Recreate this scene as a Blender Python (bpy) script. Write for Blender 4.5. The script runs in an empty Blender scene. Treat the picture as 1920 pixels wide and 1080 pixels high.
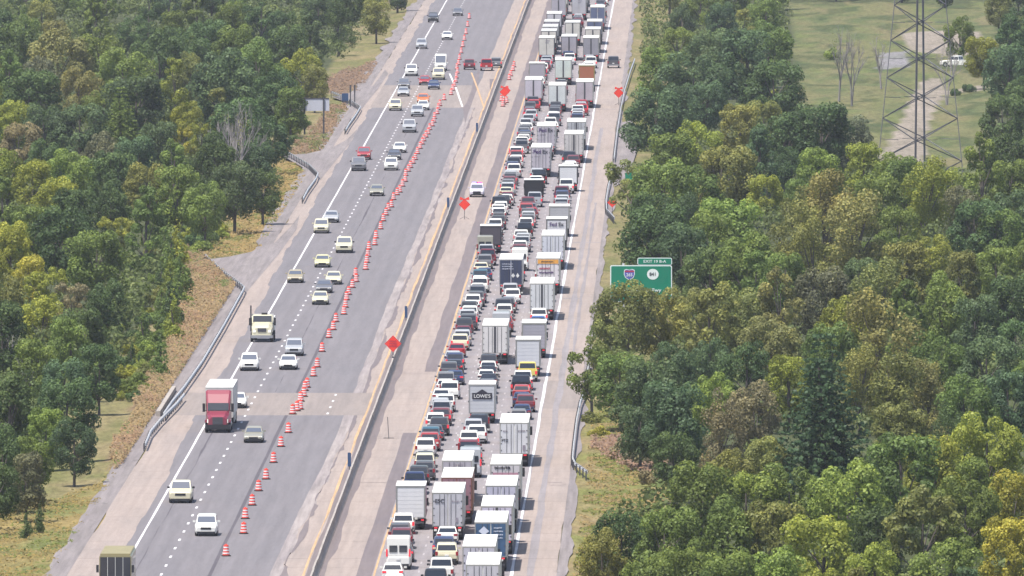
import bpy, math, random
import numpy as np
from mathutils import Vector, Matrix
random.seed(7); rng = np.random.default_rng(7)
D = bpy.data; S = bpy.context.scene; COL = S.collection
# ------------------------------------------------------------------ camera, sky, sun, exposure
F = 31500.0; H = 81.0; VP = (1293.0, -800.0); Y0 = 2000.0       # focal length in px of a 1920 wide picture, camera height, vanishing point
PITCH = math.atan((540 + 800) / F); YAW = math.atan((1293 - 960) / F)
cam_d = D.cameras.new('camera'); cam = D.objects.new('camera', cam_d); COL.objects.link(cam)
cam_d.sensor_width = 36; cam_d.lens = 36 * F / 1920; cam_d.clip_start = 5; cam_d.clip_end = 20000
cam.location = (0, -Y0, H); cam.rotation_euler = (math.pi / 2 - PITCH, 0, YAW)
S.camera = cam
SUN_EL, SUN_AZ = math.radians(69), math.radians(-136)     # azimuth from +Y, negative is left: the sun stands behind the camera's left shoulder
w = D.worlds.new('World'); S.world = w; w.use_nodes = True
nt = w.node_tree; bg = nt.nodes['Background']; sky = nt.nodes.new('ShaderNodeTexSky'); sky.sky_type = 'NISHITA'; sky.sun_disc = False
sky.sun_elevation = SUN_EL; sky.sun_rotation = SUN_AZ; sky.air_density = 1.0; sky.dust_density = 1.5
nt.links.new(sky.outputs[0], bg.inputs[0]); bg.inputs[1].default_value = 0.11
sl = D.lights.new('sun', 'SUN'); sl.energy = 4.3; sl.angle = math.radians(1.2); sl.color = (1.0, 0.94, 0.85)
sun = D.objects.new('sun', sl); COL.objects.link(sun)
sdir = Vector((math.sin(SUN_AZ) * math.cos(SUN_EL), math.cos(SUN_AZ) * math.cos(SUN_EL), math.sin(SUN_EL)))
sun.rotation_euler = sdir.to_track_quat('Z', 'Y').to_euler()
S.view_settings.view_transform = 'Standard'; S.view_settings.look = 'None'; S.view_settings.gamma = 1.0
S.view_settings.use_curve_mapping = False; S.view_settings.exposure = 0.70
S.render.engine = 'CYCLES'; S.cycles.max_bounces = 6; S.cycles.diffuse_bounces = 3; S.cycles.volume_bounces = 0

ROT = cam.rotation_euler.to_matrix()
RI = np.array(ROT.inverted()); RM = np.array(ROT)
def G(u, v, z=0.0):            # point at height z that the photograph's pixel (u, v) looks at
    d = ROT @ Vector((u - 960, 540 - v, -F))
    t = (z - H) / d.z
    return Vector((d.x * t, -Y0 + d.y * t, z))
def PX(x, y, z=0.0):           # the photograph's pixel of a world point
    p = RI @ np.array([x, y + Y0, z - H])
    return 960 + F * p[0] / -p[2], 540 - F * p[1] / -p[2]
def PXA(x, y, z):
    p = np.stack([x, y + Y0, z - H], -1) @ RI.T
    return 960 + F * p[:, 0] / -p[:, 2], 540 - F * p[:, 1] / -p[:, 2]
def YV(v, z=0.0): return G(1000, v, z).y
def PPM(y): return F / (y + Y0)
# ------------------------------------------------------------------ materials
def mat(name, col=(.5, .5, .5), rough=.6, metal=0, spec=.5, emis=None, es=0, objcol=False, noise=None, coat=0, bump=None, rand=0):
    m = D.materials.new(name); m.use_nodes = True; n = m.node_tree.nodes; L = m.node_tree.links; b = n['Principled BSDF']
    b.inputs['Base Color'].default_value = (*col, 1); b.inputs['Roughness'].default_value = rough; b.inputs['Metallic'].default_value = metal
    b.inputs['Specular IOR Level'].default_value = spec; b.inputs['Coat Weight'].default_value = coat
    if emis: b.inputs['Emission Color'].default_value = (*emis, 1); b.inputs['Emission Strength'].default_value = es
    src = None
    if objcol: oi = n.new('ShaderNodeObjectInfo'); src = oi.outputs['Color']
    if noise:                                   # (scale xyz, amount, detail)
        sc, amt, det = noise[:3]
        g = n.new('ShaderNodeNewGeometry') if not objcol else n.new('ShaderNodeTexCoord')
        mp = n.new('ShaderNodeMapping'); mp.inputs['Scale'].default_value = sc
        L.new(g.outputs['Position'] if not objcol else g.outputs['Object'], mp.inputs[0])
        tx = n.new('ShaderNodeTexNoise'); tx.inputs['Scale'].default_value = 1; tx.inputs['Detail'].default_value = det; tx.inputs['Roughness'].default_value = .65
        L.new(mp.outputs[0], tx.inputs[0])
        mr = n.new('ShaderNodeMapRange'); mr.inputs[1].default_value = .25; mr.inputs[2].default_value = .75
        mr.inputs[3].default_value = 1 - amt; mr.inputs[4].default_value = 1 + amt; L.new(tx.outputs[0], mr.inputs[0])
        mx = n.new('ShaderNodeVectorMath'); mx.operation = 'SCALE'
        if src: L.new(src, mx.inputs[0])
        else: mx.inputs[0].default_value = col
        L.new(mr.outputs[0], mx.inputs['Scale']); src = mx.outputs[0]
        if bump: bp = n.new('ShaderNodeBump'); bp.inputs['Strength'].default_value = bump; bp.inputs['Distance'].default_value = .05; L.new(tx.outputs[0], bp.inputs['Height']); L.new(bp.outputs[0], b.inputs['Normal'])
    if rand:
        oi = n.new('ShaderNodeObjectInfo'); mr = n.new('ShaderNodeMapRange'); mr.inputs[3].default_value = 1 - rand; mr.inputs[4].default_value = 1 + rand
        L.new(oi.outputs['Random'], mr.inputs[0]); mx = n.new('ShaderNodeVectorMath'); mx.operation = 'SCALE'
        if src: L.new(src, mx.inputs[0])
        else: mx.inputs[0].default_value = col
        L.new(mr.outputs[0], mx.inputs['Scale']); src = mx.outputs[0]
    if src: L.new(src, b.inputs['Base Color'])
    return m
def road_mat(name, c1, c2, c3, joint=0, streak=1.0, jw=.03, lanes=None, spots=.5):
    """pavement: large stains, streaks along the travel direction, fine grain, optional transverse joints"""
    m = D.materials.new(name); m.use_nodes = True; n = m.node_tree.nodes; L = m.node_tree.links; b = n['Principled BSDF']
    b.inputs['Roughness'].default_value = .85; b.inputs['Specular IOR Level'].default_value = .25
    g = n.new('ShaderNodeNewGeometry'); pos = g.outputs['Position']
    def noi(sc, det=4, ro=.6):
        mp = n.new('ShaderNodeMapping'); mp.inputs['Scale'].default_value = sc; L.new(pos, mp.inputs[0])
        t = n.new('ShaderNodeTexNoise'); t.inputs['Scale'].default_value = 1; t.inputs['Detail'].default_value = det; t.inputs['Roughness'].default_value = ro
        L.new(mp.outputs[0], t.inputs[0]); return t.outputs[0]
    def mix(f, a, bb, lo=.3, hi=.7):
        r = n.new('ShaderNodeMapRange'); r.inputs[1].default_value = lo; r.inputs[2].default_value = hi; L.new(f, r.inputs[0])
        x = n.new('ShaderNodeMix'); x.data_type = 'RGBA'; L.new(r.outputs[0], x.inputs[0])
        for i, s in ((6, a), (7, bb)):
            if isinstance(s, tuple): x.inputs[i].default_value = (*s, 1)
            else: L.new(s, x.inputs[i])
        return x.outputs[2]
    c = mix(noi((.9, .012, 1), 4), c1, c2, .35, .65)
    c = mix(noi((.25, .02, 1), 5, .7), c, c3, .45, .8)
    def mul(c, f, lo, hi, a, bb):
        r = n.new('ShaderNodeMapRange'); r.inputs[1].default_value = lo; r.inputs[2].default_value = hi; r.inputs[3].default_value = a; r.inputs[4].default_value = bb; L.new(f, r.inputs[0])
        x = n.new('ShaderNodeVectorMath'); x.operation = 'SCALE'; L.new(c, x.inputs[0]); L.new(r.outputs[0], x.inputs['Scale']); return x.outputs[0]
    c = mul(c, noi((2.2, .05, 1), 3), .3, .7, 1 - .09 * streak, 1 + .09 * streak)
    c = mul(c, noi((3, .35, 1), 6, .75), .3, .7, .93, 1.07)
    if spots: c = mul(c, noi((.6, .1, 1), 2), .66, .74, 1, 1 - .25 * spots)
    sp = n.new('ShaderNodeSeparateXYZ'); L.new(pos, sp.inputs[0])
    if joint:
        a = n.new('ShaderNodeMath'); a.operation = 'MODULO'; a.inputs[1].default_value = joint
        ad = n.new('ShaderNodeMath'); ad.operation = 'ADD'; ad.inputs[1].default_value = 5000; L.new(sp.outputs[1], ad.inputs[0]); L.new(ad.outputs[0], a.inputs[0])
        lt = n.new('ShaderNodeMath'); lt.operation = 'LESS_THAN'; lt.inputs[1].default_value = jw; L.new(a.outputs[0], lt.inputs[0])
        nn = noi((.1, .08, 1), 1)
        mm = n.new('ShaderNodeMath'); mm.operation = 'MULTIPLY'; L.new(lt.outputs[0], mm.inputs[0]); L.new(nn, mm.inputs[1])
        c = mul(c, mm.outputs[0], .25, .7, 1, .72)
    if lanes:                      # worn wheel tracks: (first lane centre, lane width)
        a = n.new('ShaderNodeMath'); a.operation = 'SUBTRACT'; a.inputs[1].default_value = lanes[0]; L.new(sp.outputs[0], a.inputs[0])
        dv = n.new('ShaderNodeMath'); dv.operation = 'MULTIPLY'; dv.inputs[1].default_value = 4 * math.pi / lanes[1]; L.new(a.outputs[0], dv.inputs[0])
        co = n.new('ShaderNodeMath'); co.operation = 'COSINE'; L.new(dv.outputs[0], co.inputs[0])
        c = mul(c, co.outputs[0], -1, 1, 1 - lanes[2], 1 + lanes[2])
    L.new(c, b.inputs['Base Color']); return m
M = {}
M['paint'] = mat('car_paint', objcol=True, rough=.35, coat=.4)
M['panel'] = mat('painted_panel', objcol=True, rough=.55, noise=((.7, .5, .6), .14, 5))
M['glass'] = mat('tinted_glass', (.02, .025, .035), rough=.08, spec=.8)
M['sky_glass'] = mat('windshield_glass', (.10, .115, .15), rough=.12, spec=.9)
M['rubber'] = mat('tyre_rubber', (.012, .012, .014), rough=.8)
M['rim'] = mat('wheel_metal', (.45, .45, .47), rough=.35, metal=.8)
M['black'] = mat('black_plastic', (.018, .018, .022), rough=.6)
M['steel'] = mat('galvanised_steel', (.50, .50, .51), rough=.5, metal=0, noise=((1, .3, 1), .12, 3))
M['dsteel'] = mat('dark_steel', (.07, .07, .08), rough=.6, metal=.2)
M['gsteel'] = mat('grey_lattice_steel', (.16, .155, .175), rough=.6)
M['lamp'] = mat('headlight_lens', (.75, .75, .72), rough=.15, emis=(1, .93, .75), es=.35)
M['tail'] = mat('brake_light_lens', (.55, .02, .03), rough=.3, emis=(1, .06, .09), es=.3)
M['tail_off'] = mat('tail_light_lens', (.28, .012, .02), rough=.3)
M['amber'] = mat('amber_lens', (.8, .3, .03), rough=.3, emis=(1, .4, .03), es=.3)
M['red_beacon'] = mat('red_beacon', (.7, .02, .1), emis=(1, .05, .25), es=2.0)
M['blue_beacon'] = mat('blue_beacon', (.1, .1, .8), emis=(.25, .2, 1), es=2.0)
M['plate'] = mat('plate_white', (.7, .7, .68), rough=.4)
M['orange'] = mat('orange_plastic', (.78, .07, .045), rough=.5, rand=.12)
M['sheet_orange'] = mat('orange_sign_face', (.85, .055, .03), rough=.45)
M['reflect'] = mat('white_band', (.82, .74, .74), rough=.4)
M['green'] = mat('green_sign_face', (.0, .20, .115), rough=.4, noise=((.5, .5, .5), .08, 2))
M['white'] = mat('white_sheeting', (.75, .8, .78), rough=.4)
M['signback'] = mat('aluminium_back', (.52, .53, .60), rough=.5, noise=((.8, .8, .8), .06, 2))
M['ink'] = mat('dark_ink', (.02, .018, .03), rough=.6)
M['purple'] = mat('purple_ink', (.06, .02, .12), rough=.5)
M['navy_ink'] = mat('navy_ink', (.03, .07, .16), rough=.5)
M['red_ink'] = mat('red_ink', (.4, .03, .08), rough=.5)
M['grey_ink'] = mat('grey_ink', (.25, .22, .26), rough=.5)
M['pale_ink'] = mat('pale_ink', (.55, .58, .68), rough=.5)
M['line_w'] = mat('white_road_paint', (.66, .64, .65), rough=.6, noise=((3, .25, 1), .12, 4))
M['line_y'] = mat('yellow_road_paint', (.46, .30, .16), rough=.7, noise=((3, .12, 1), .3, 5))
M['barrier'] = mat('barrier_concrete', (.33, .295, .265), rough=.85, noise=((1.5, .22, 1.5), .22, 5), bump=.3)
M['asphalt'] = road_mat('grey_asphalt', (0.162, 0.150, 0.159), (0.180, 0.167, 0.177), (0.150, 0.142, 0.153), streak=.8, lanes=(-44.4, 3.35, .03), spots=.2)
M['concrete'] = road_mat('pink_concrete', (0.292, 0.241, 0.218), (0.320, 0.265, 0.237), (0.242, 0.209, 0.195), joint=12.2, jw=.5)
M['queue'] = road_mat('lavender_concrete', (0.226, 0.205, 0.214), (0.254, 0.229, 0.233), (0.199, 0.185, 0.195), joint=12.2, jw=.5, lanes=(-23.7, 3.67, .05))
M['slab'] = road_mat('tan_slab_concrete', (0.234, 0.201, 0.187), (0.265, 0.225, 0.206), (0.203, 0.177, 0.168), joint=0)
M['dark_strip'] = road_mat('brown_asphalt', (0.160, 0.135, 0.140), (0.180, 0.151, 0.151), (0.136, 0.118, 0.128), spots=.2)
M['crumble'] = road_mat('rough_pale_edge', (0.312, 0.273, 0.260), (0.265, 0.233, 0.229), (0.187, 0.161, 0.168), streak=2.5, spots=1)
M['seam'] = road_mat('dark_seam', (0.092, 0.082, 0.093), (0.104, 0.094, 0.105), (0.080, 0.073, 0.085), spots=0)
M['gravel'] = road_mat('grey_brown_gravel', (.195, .172, .175), (.235, .208, .205), (.16, .142, .135), streak=2, spots=1)
M['bark'] = mat('bark', (.10, .085, .075), rough=.9, noise=((3, 3, .5), .3, 4))
M['pale_bark'] = mat('pale_bark', (.26, .235, .23), rough=.9, noise=((3, 3, .5), .2, 4))
def leaf_mat(name, trans=.36, var=.42):
    m = D.materials.new(name); m.use_nodes = True; n = m.node_tree.nodes; L = m.node_tree.links; n.remove(n['Principled BSDF'])
    oi = n.new('ShaderNodeObjectInfo'); at = n.new('ShaderNodeAttribute'); at.attribute_name = 'shade'
    mr = n.new('ShaderNodeMapRange'); mr.inputs[3].default_value = 1 - var; mr.inputs[4].default_value = 1 + var; L.new(at.outputs['Fac'], mr.inputs[0])
    sc = n.new('ShaderNodeVectorMath'); sc.operation = 'SCALE'; L.new(oi.outputs['Color'], sc.inputs[0]); L.new(mr.outputs[0], sc.inputs['Scale'])
    # warm tips: some leaves are yellower
    mr2 = n.new('ShaderNodeMapRange'); mr2.inputs[1].default_value = .7; mr2.inputs[2].default_value = 1; mr2.inputs[4].default_value = .5; L.new(at.outputs['Fac'], mr2.inputs[0])
    mx = n.new('ShaderNodeMix'); mx.data_type = 'RGBA'; mx.blend_type = 'MULTIPLY'; L.new(mr2.outputs[0], mx.inputs[0]); L.new(sc.outputs[0], mx.inputs[6]); mx.inputs[7].default_value = (1.5, 1.25, .75, 1)
    d = n.new('ShaderNodeBsdfDiffuse'); t = n.new('ShaderNodeBsdfTranslucent'); gl = n.new('ShaderNodeBsdfGlossy'); gl.inputs['Roughness'].default_value = .5
    L.new(mx.outputs[2], d.inputs[0]); L.new(mx.outputs[2], t.inputs[0]); gl.inputs[0].default_value = (.8, .85, .9, 1)
    a = n.new('ShaderNodeMixShader'); a.inputs[0].default_value = trans; L.new(d.outputs[0], a.inputs[1]); L.new(t.outputs[0], a.inputs[2])
    bb = n.new('ShaderNodeMixShader'); bb.inputs[0].default_value = .012; L.new(a.outputs[0], bb.inputs[1]); L.new(gl.outputs[0], bb.inputs[2])
    L.new(bb.outputs[0], n['Material Output'].inputs[0]); return m
M['leaf'] = leaf_mat('foliage'); M['grass_blade'] = leaf_mat('dry_grass', .3, .13)
# ------------------------------------------------------------------ mesh helpers
class MB:
    def __init__(s): s.v = []; s.f = []
    def add(s, vs, fs):
        o = len(s.v); s.v += [tuple(v) for v in vs]; s.f += [tuple(i + o for i in f) for f in fs]; return s
    def box(s, x0, x1, y0, y1, z0, z1, bev=0):
        if bev: return s.loft([[(x0, y, z0), (x1, y, z0), (x1, y, z1 - bev), (x1 - bev, y, z1), (x0 + bev, y, z1), (x0, y, z1 - bev)] for y in (y0, y1)])
        return s.add([(x0, y0, z0), (x1, y0, z0), (x1, y1, z0), (x0, y1, z0), (x0, y0, z1), (x1, y0, z1), (x1, y1, z1), (x0, y1, z1)],
                     [(0, 3, 2, 1), (4, 5, 6, 7), (0, 1, 5, 4), (1, 2, 6, 5), (2, 3, 7, 6), (3, 0, 4, 7)])
    def loft(s, rings, cap=True):
        n = len(rings[0]); vs = [p for r in rings for p in r]; fs = []
        for i in range(len(rings) - 1):
            for j in range(n): fs.append((i * n + j, i * n + (j + 1) % n, (i + 1) * n + (j + 1) % n, (i + 1) * n + j))
        if cap: fs.append(tuple(range(n - 1, -1, -1))); fs.append(tuple((len(rings) - 1) * n + j for j in range(n)))
        return s.add(vs, fs)
    def tube(s, p, q, r0, r1=None, n=6):
        p, q = Vector(p), Vector(q); r1 = r0 if r1 is None else r1; d = (q - p).normalized()
        a = d.orthogonal().normalized(); b = d.cross(a)
        return s.loft([[tuple(c + (a * math.cos(2 * math.pi * k / n) + b * math.sin(2 * math.pi * k / n)) * r) for k in range(n)] for c, r in ((p, r0), (q, r1))])
    def quad(s, a, b, c, d): return s.add([a, b, c, d], [(0, 1, 2, 3)])
    def slab(s, pts, nrm, t):      # a flat polygon given a thickness along nrm
        n = Vector(nrm) * t; k = len(pts); a = [Vector(p) for p in pts]; b = [p + n for p in a]
        return s.add([tuple(p) for p in a + b], [tuple(range(k - 1, -1, -1)), tuple(range(k, 2 * k))] + [(i, (i + 1) % k, k + (i + 1) % k, k + i) for i in range(k)])
    def mesh(s, name, m, smooth=False):
        me = D.meshes.new(name); me.from_pydata(s.v, [], s.f); me.materials.append(m)
        if smooth: me.shade_smooth()
        me.update(); return me
def link(name, me, parent=None, loc=(0, 0, 0), rot=(0, 0, 0), col=None):
    o = D.objects.new(name, me); COL.objects.link(o); o.location = loc; o.rotation_euler = rot
    if parent: o.parent = parent
    if col: o.color = (*col, 1)
    return o
def tag(o, label, cat, group=None):
    o['label'] = label; o['category'] = cat
    if group: o['group'] = group
    return o
def struct(o): o['kind'] = 'structure'; return o
def stuff(o): o['kind'] = 'stuff'; return o
CACHE = {}
def part(name, key, fn, m, parent, loc=(0, 0, 0), rot=(0, 0, 0), col=None, smooth=False):
    if key not in CACHE:
        b = MB(); fn(b); CACHE[key] = b.mesh(name, M[m], smooth)
    return link(name, CACHE[key], parent, loc, rot, col)
def text_mesh(txt, size, m, ext=.01, bold=0.0, key=None):
    key = ('text', txt, size, m)
    if key in CACHE: return CACHE[key]
    cu = D.curves.new('lettering', 'FONT'); cu.body = txt; cu.size = size; cu.align_x = 'CENTER'; cu.align_y = 'CENTER'; cu.extrude = ext; cu.offset = bold; cu.resolution_u = 3
    o = D.objects.new('tmp', cu); COL.objects.link(o); dg = bpy.context.evaluated_depsgraph_get(); me = D.meshes.new_from_object(o.evaluated_get(dg)); D.objects.remove(o)
    me.materials.clear(); me.materials.append(M[m]); CACHE[key] = me; return me
def lettering(txt, size, m, parent, loc, rot=(math.pi / 2, 0, 0), name='lettering', sx=1):
    o = link(name, text_mesh(txt, size, m, bold=size * .012), parent, loc, rot); o.scale = (sx, 1, 1); return o
def np_mesh(name, V, Fc, m, shade=None):
    """V (n,3), Fc (k,4) or (k,3) arrays"""
    me = D.meshes.new(name); k, c = Fc.shape
    me.vertices.add(len(V)); me.vertices.foreach_set('co', V.astype(np.float32).ravel())
    me.loops.add(k * c); me.loops.foreach_set('vertex_index', Fc.astype(np.int32).ravel())
    me.polygons.add(k); me.polygons.foreach_set('loop_start', np.arange(0, k * c, c, dtype=np.int32)); me.polygons.foreach_set('loop_total', np.full(k, c, dtype=np.int32))
    if shade is not None:
        a = me.attributes.new('shade', 'FLOAT', 'FACE'); a.data.foreach_set('value', shade.astype(np.float32))
    me.materials.append(m); me.update(calc_edges=True); return me
# smooth value noise, for terrain and edges
_tab = rng.random((256, 256))
def vnoise(x, y):
    x = np.asarray(x, float); y = np.asarray(y, float); xi = np.floor(x).astype(int); yi = np.floor(y).astype(int); fx = x - xi; fy = y - yi
    fx = fx * fx * (3 - 2 * fx); fy = fy * fy * (3 - 2 * fy); g = lambda a, b: _tab[a % 256, b % 256]
    return (g(xi, yi) * (1 - fx) + g(xi + 1, yi) * fx) * (1 - fy) + (g(xi, yi + 1) * (1 - fx) + g(xi + 1, yi + 1) * fx) * fy
def fbm(x, y, o=4): return sum(vnoise(x * 2 ** i + 17 * i, y * 2 ** i + 31 * i) / 2 ** i for i in range(o)) / sum(1 / 2 ** i for i in range(o))
def inpoly(px, py, poly):
    r = np.zeros(len(px), bool); n = len(poly)
    for i in range(n):
        x1, y1 = poly[i]; x2, y2 = poly[(i + 1) % n]
        c = ((y1 > py) != (y2 > py)) & (px < (x2 - x1) * (py - y1) / ((y2 - y1) or 1e-9) + x1); r ^= c
    return r
# ------------------------------------------------------------------ ground
P_VERGE_L = [(-80, 975), (0, 955), (110, 932), (190, 900), (215, 850), (250, 780), (300, 690), (460, 545), (150, 1090), (-80, 1090)]
P_BRUSH = [(335, 470), (385, 485), (420, 520), (455, 550), (400, 660), (300, 770), (262, 860), (218, 880), (208, 850), (264, 740), (314, 650), (347, 560)]
P_MEAD1 = [(375, 480), (400, 430), (470, 380), (525, 290), (560, 315), (592, 345), (560, 405), (500, 462), (440, 478)]
P_MEAD2 = [(525, 290), (575, 255), (625, 190), (665, 200), (655, 245), (620, 280)]
P_MEAD3 = [(600, 155), (650, 128), (732, 112), (700, 150), (640, 178)]
P_VERGE_R = [(1045, 1090), (1062, 900), (1080, 770), (1150, 755), (1200, 820), (1250, 880), (1270, 920), (1180, 990), (1100, 1090)]
P_FIELD = [(1475, 0), (1870, 0), (1870, 190), (1850, 340), (1590, 340), (1600, 280), (1500, 200)]
P_DIRT = [(1655, 330), (1648, 300), (1668, 255), (1690, 220), (1708, 180), (1722, 150), (1762, 140), (1775, 168), (1748, 205), (1735, 260), (1735, 330)]
P_TRACK = [(1740, 182), (1760, 170), (1800, 160), (1850, 152), (1850, 164), (1790, 172)]
P_TOPD = [(1690, 55), (1840, 55), (1830, 95), (1800, 105), (1700, 90)]
P_TOPG = [(1650, 95), (1702, 92), (1705, 122), (1640, 124)]
xs = np.concatenate([[-4000, -1500, -500, -230], np.arange(-160, 112, 1.0), [150, 400, 1500, 4000]])
ys = np.concatenate([[-1990, -1600, -1200], np.arange(-1000, 1750, 6.0), [2000, 3000, 6000, 15000]])
gx, gy = np.meshgrid(xs, ys); X = gx.ravel(); Y = gy.ravel()
rd = np.maximum(np.maximum(-50.9 - X, X + 10.2), 0)
Z = -0.06 - .35 * np.clip(rd / 4, 0, 1) + np.clip(rd / 6, 0, 1) * .9 * (fbm(X / 9, Y / 30) - .5)
Z[np.abs(X) > 300] = -1.0
u, v = PXA(X, np.maximum(Y, -1500), np.zeros_like(X))
base = np.array([.060, .070, .032]); C = np.tile(base, (len(X), 1)); n1 = fbm(X / 3, Y / 14); n2 = fbm(X / 8 + 50, Y / 40)
def lay(mask, c1, c2, nz=None, k=1.0):
    t = np.clip(((nz if nz is not None else n1) - .3) / .4, 0, 1)[:, None]; cc = np.array(c1) * (1 - t) + np.array(c2) * t; C[mask] = C[mask] * (1 - k) + cc[mask] * k
jx = (fbm(X / 2 + 9, Y / 8) - .5) * 30; jy = (fbm(X / 2 + 90, Y / 8) - .5) * 20
near = (rd > 0) & (rd < 7 + 4 * n2)
lay(near, (.20, .165, .085), (.13, .13, .05))
for P, a, b in ((P_VERGE_L, (.235, .18, .075), (.13, .145, .05)), (P_BRUSH, (.15, .095, .07), (.19, .13, .08)), (P_MEAD1, (.25, .175, .085), (.17, .165, .06)),
                (P_MEAD2, (.20, .14, .09), (.15, .14, .07)), (P_MEAD3, (.20, .14, .11), (.15, .13, .08)), (P_VERGE_R, (.22, .17, .09), (.15, .155, .05)),
                (P_FIELD, (.085, .105, .042), (.135, .13, .06))):
    lay(inpoly(u + jx, v + jy, P), a, b)
lay(inpoly(u + jx, v + jy, P_FIELD) & (n2 > .50), (.11, .13, .045), (.155, .135, .07), fbm(X / 5, Y / 60), .8); lay(inpoly(u + jx, v + jy, P_FIELD) & (fbm(X / 4 + 7, Y / 25) > .62), (.05, .07, .028), (.07, .08, .033), None, .8)
for P in (P_DIRT, P_TRACK, P_TOPD): lay(inpoly(u + jx * .25, v + jy * .25, P), (.25, .215, .18), (.20, .175, .14))
lay(inpoly(u + jx * .5, v + jy * .5, P_TOPG), (.20, .19, .20), (.16, .16, .15))
nx, ny = len(xs), len(ys); ii = (np.arange(ny - 1)[:, None] * nx + np.arange(nx - 1)[None]).ravel()
me = np_mesh('ground', np.stack([X, Y, Z], -1), np.stack([ii, ii + 1, ii + nx + 1, ii + nx], -1), None)
me.materials.clear()
ca = me.color_attributes.new('tint', 'FLOAT_COLOR', 'POINT'); ca.data.foreach_set('color', np.concatenate([C, np.ones((len(X), 1))], 1).astype(np.float32).ravel())
gm = D.materials.new('soil_and_grass'); gm.use_nodes = True; n = gm.node_tree.nodes; L = gm.node_tree.links; b = n['Principled BSDF']; b.inputs['Roughness'].default_value = .95; b.inputs['Specular IOR Level'].default_value = .1
at = n.new('ShaderNodeAttribute'); at.attribute_name = 'tint'; g_ = n.new('ShaderNodeNewGeometry'); mp = n.new('ShaderNodeMapping'); mp.inputs['Scale'].default_value = (1.6, .25, 1); L.new(g_.outputs['Position'], mp.inputs[0])
tx = n.new('ShaderNodeTexNoise'); tx.inputs['Scale'].default_value = 1; tx.inputs['Detail'].default_value = 6; tx.inputs['Roughness'].default_value = .75; L.new(mp.outputs[0], tx.inputs[0])
mr = n.new('ShaderNodeMapRange'); mr.inputs[1].default_value = .3; mr.inputs[2].default_value = .7; mr.inputs[3].default_value = .6; mr.inputs[4].default_value = 1.4; L.new(tx.outputs[0], mr.inputs[0])
sc = n.new('ShaderNodeVectorMath'); sc.operation = 'SCALE'; L.new(at.outputs['Color'], sc.inputs[0]); L.new(mr.outputs[0], sc.inputs['Scale']); L.new(sc.outputs[0], b.inputs['Base Color'])
me.materials.append(gm); me.shade_smooth(); struct(link('ground', me))
# ------------------------------------------------------------------ road surfaces: strips with their own edges
YN, YF = -900.0, 1700.0
def strip(name, xl, xr, y0, y1, z, m, jl=0, jr=0, step=6, stepl=0, stepr=0, seed=0):
    """a sheet from y0 to y1; xl/xr numbers or functions of y; j = wander of the edge, stepped = jagged edge"""
    k = max(2, int((y1 - y0) / step) + 1); yy = np.linspace(y0, y1, k)
    a = np.array([xl(t) if callable(xl) else xl for t in yy]) + jl * 2 * (fbm(yy / 25 + seed, yy * 0 + seed) - .5) * 1.6
    b_ = np.array([xr(t) if callable(xr) else xr for t in yy]) + jr * 2 * (fbm(yy / 25 + seed + 40, yy * 0 + seed) - .5) * 1.6
    if stepl: a += stepl * (vnoise(np.floor(yy / 18) * 7.7 + seed, np.zeros(k)) - .5)
    if stepr: b_ += stepr * (vnoise(np.floor(yy / 18) * 5.3 + seed, np.zeros(k)) - .5)
    V = np.concatenate([np.stack([a, yy, np.full(k, z)], -1), np.stack([b_, yy, np.full(k, z)], -1)]); i = np.arange(k - 1)
    o = link(name, np_mesh(name, V, np.stack([i, i + k, i + k + 1, i + 1], -1), M[m])); return struct(o)
def interp(pts):                # pts: (v pixel, X) -> function of world y
    ys_ = sorted((YV(v_), x_) for v_, x_ in pts); a = [p[0] for p in ys_]; b = [p[1] for p in ys_]
    return lambda t: float(np.interp(t, a, b))
strip('roadbed', -50.4, -10.7, YN, YF, 0, 'concrete', jl=.25, jr=.12)
SL0, SL1 = YV(779), YV(737)
S20, S21 = YV(202), YV(160)
la = interp([(1080, -47.0), (890, -47.0), (800, -47.6), (695, -47.3), (450, -48.2), (200, -48.4), (0, -48.5)])
ra = interp([(1080, -33.7), (800, -32.9), (600, -33.2), (400, -33.2), (200, -33.4), (0, -33.4)])
for y0, y1, sd in ((YN, SL0, 1), (SL1, S20, 2), (S21, YF, 3)): strip('asphalt', la, ra, y0, y1, .006, 'asphalt', stepl=.55, jr=.1, step=4.5, seed=sd)
strip('bridge_deck', -50.3, -30.9, SL0, SL1, .004, 'slab'); strip('bridge_deck', -48.5, -33.4, S20, S21, .004, 'slab')
strip('bridge_deck', -14.2, -10.8, YV(766), YV(714), .004, 'slab')
for y0, y1, sd in ((YN, SL0, 5), (SL1, S20, 6)): strip('crumbled_edge', lambda t: ra(t) - .25, lambda t: ra(t) + .75, y0, y1, .010, 'crumble', jl=.12, jr=.25, stepr=.45, seed=sd, step=3)
for y0, y1, sd in ((YN, SL0, 8), (SL1, S20, 9)): strip('road_edge', lambda t: ra(t) + .7, lambda t: ra(t) + .9, y0, y1, .014, 'dark_strip', jl=.18, jr=.3, stepr=.5, seed=sd, step=3)
for y0, y1 in ((YN, SL0), (SL1, S20)): strip('asphalt_seam', -38.95, -38.65, y0, y1, .012, 'seam', jl=.03, jr=.03)
strip('queue_lanes', -25.7, -14.2, YN, YF, .006, 'queue')
strip('shoulder_strip', -26.95, -25.7, YN, YV(812), .008, 'dark_strip', jl=.05)
strip('shoulder_strip', -26.95, -25.7, YV(697), YF, .008, 'dark_strip', jl=.12, step=5)
strip('gravel_verge', -52.4, -50.35, YN, YF, .002, 'gravel', jl=.7, seed=4); strip('gravel_verge', -10.75, -10.0, YN, YF, .002, 'gravel', jr=.5, seed=12)
strip('barrier_gutter', -31.05, -30.6, YN, YF, .009, 'dark_strip', jl=.1); strip('barrier_gutter', -30.0, -29.35, YN, YF, .009, 'dark_strip', jr=.2, seed=2)
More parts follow.
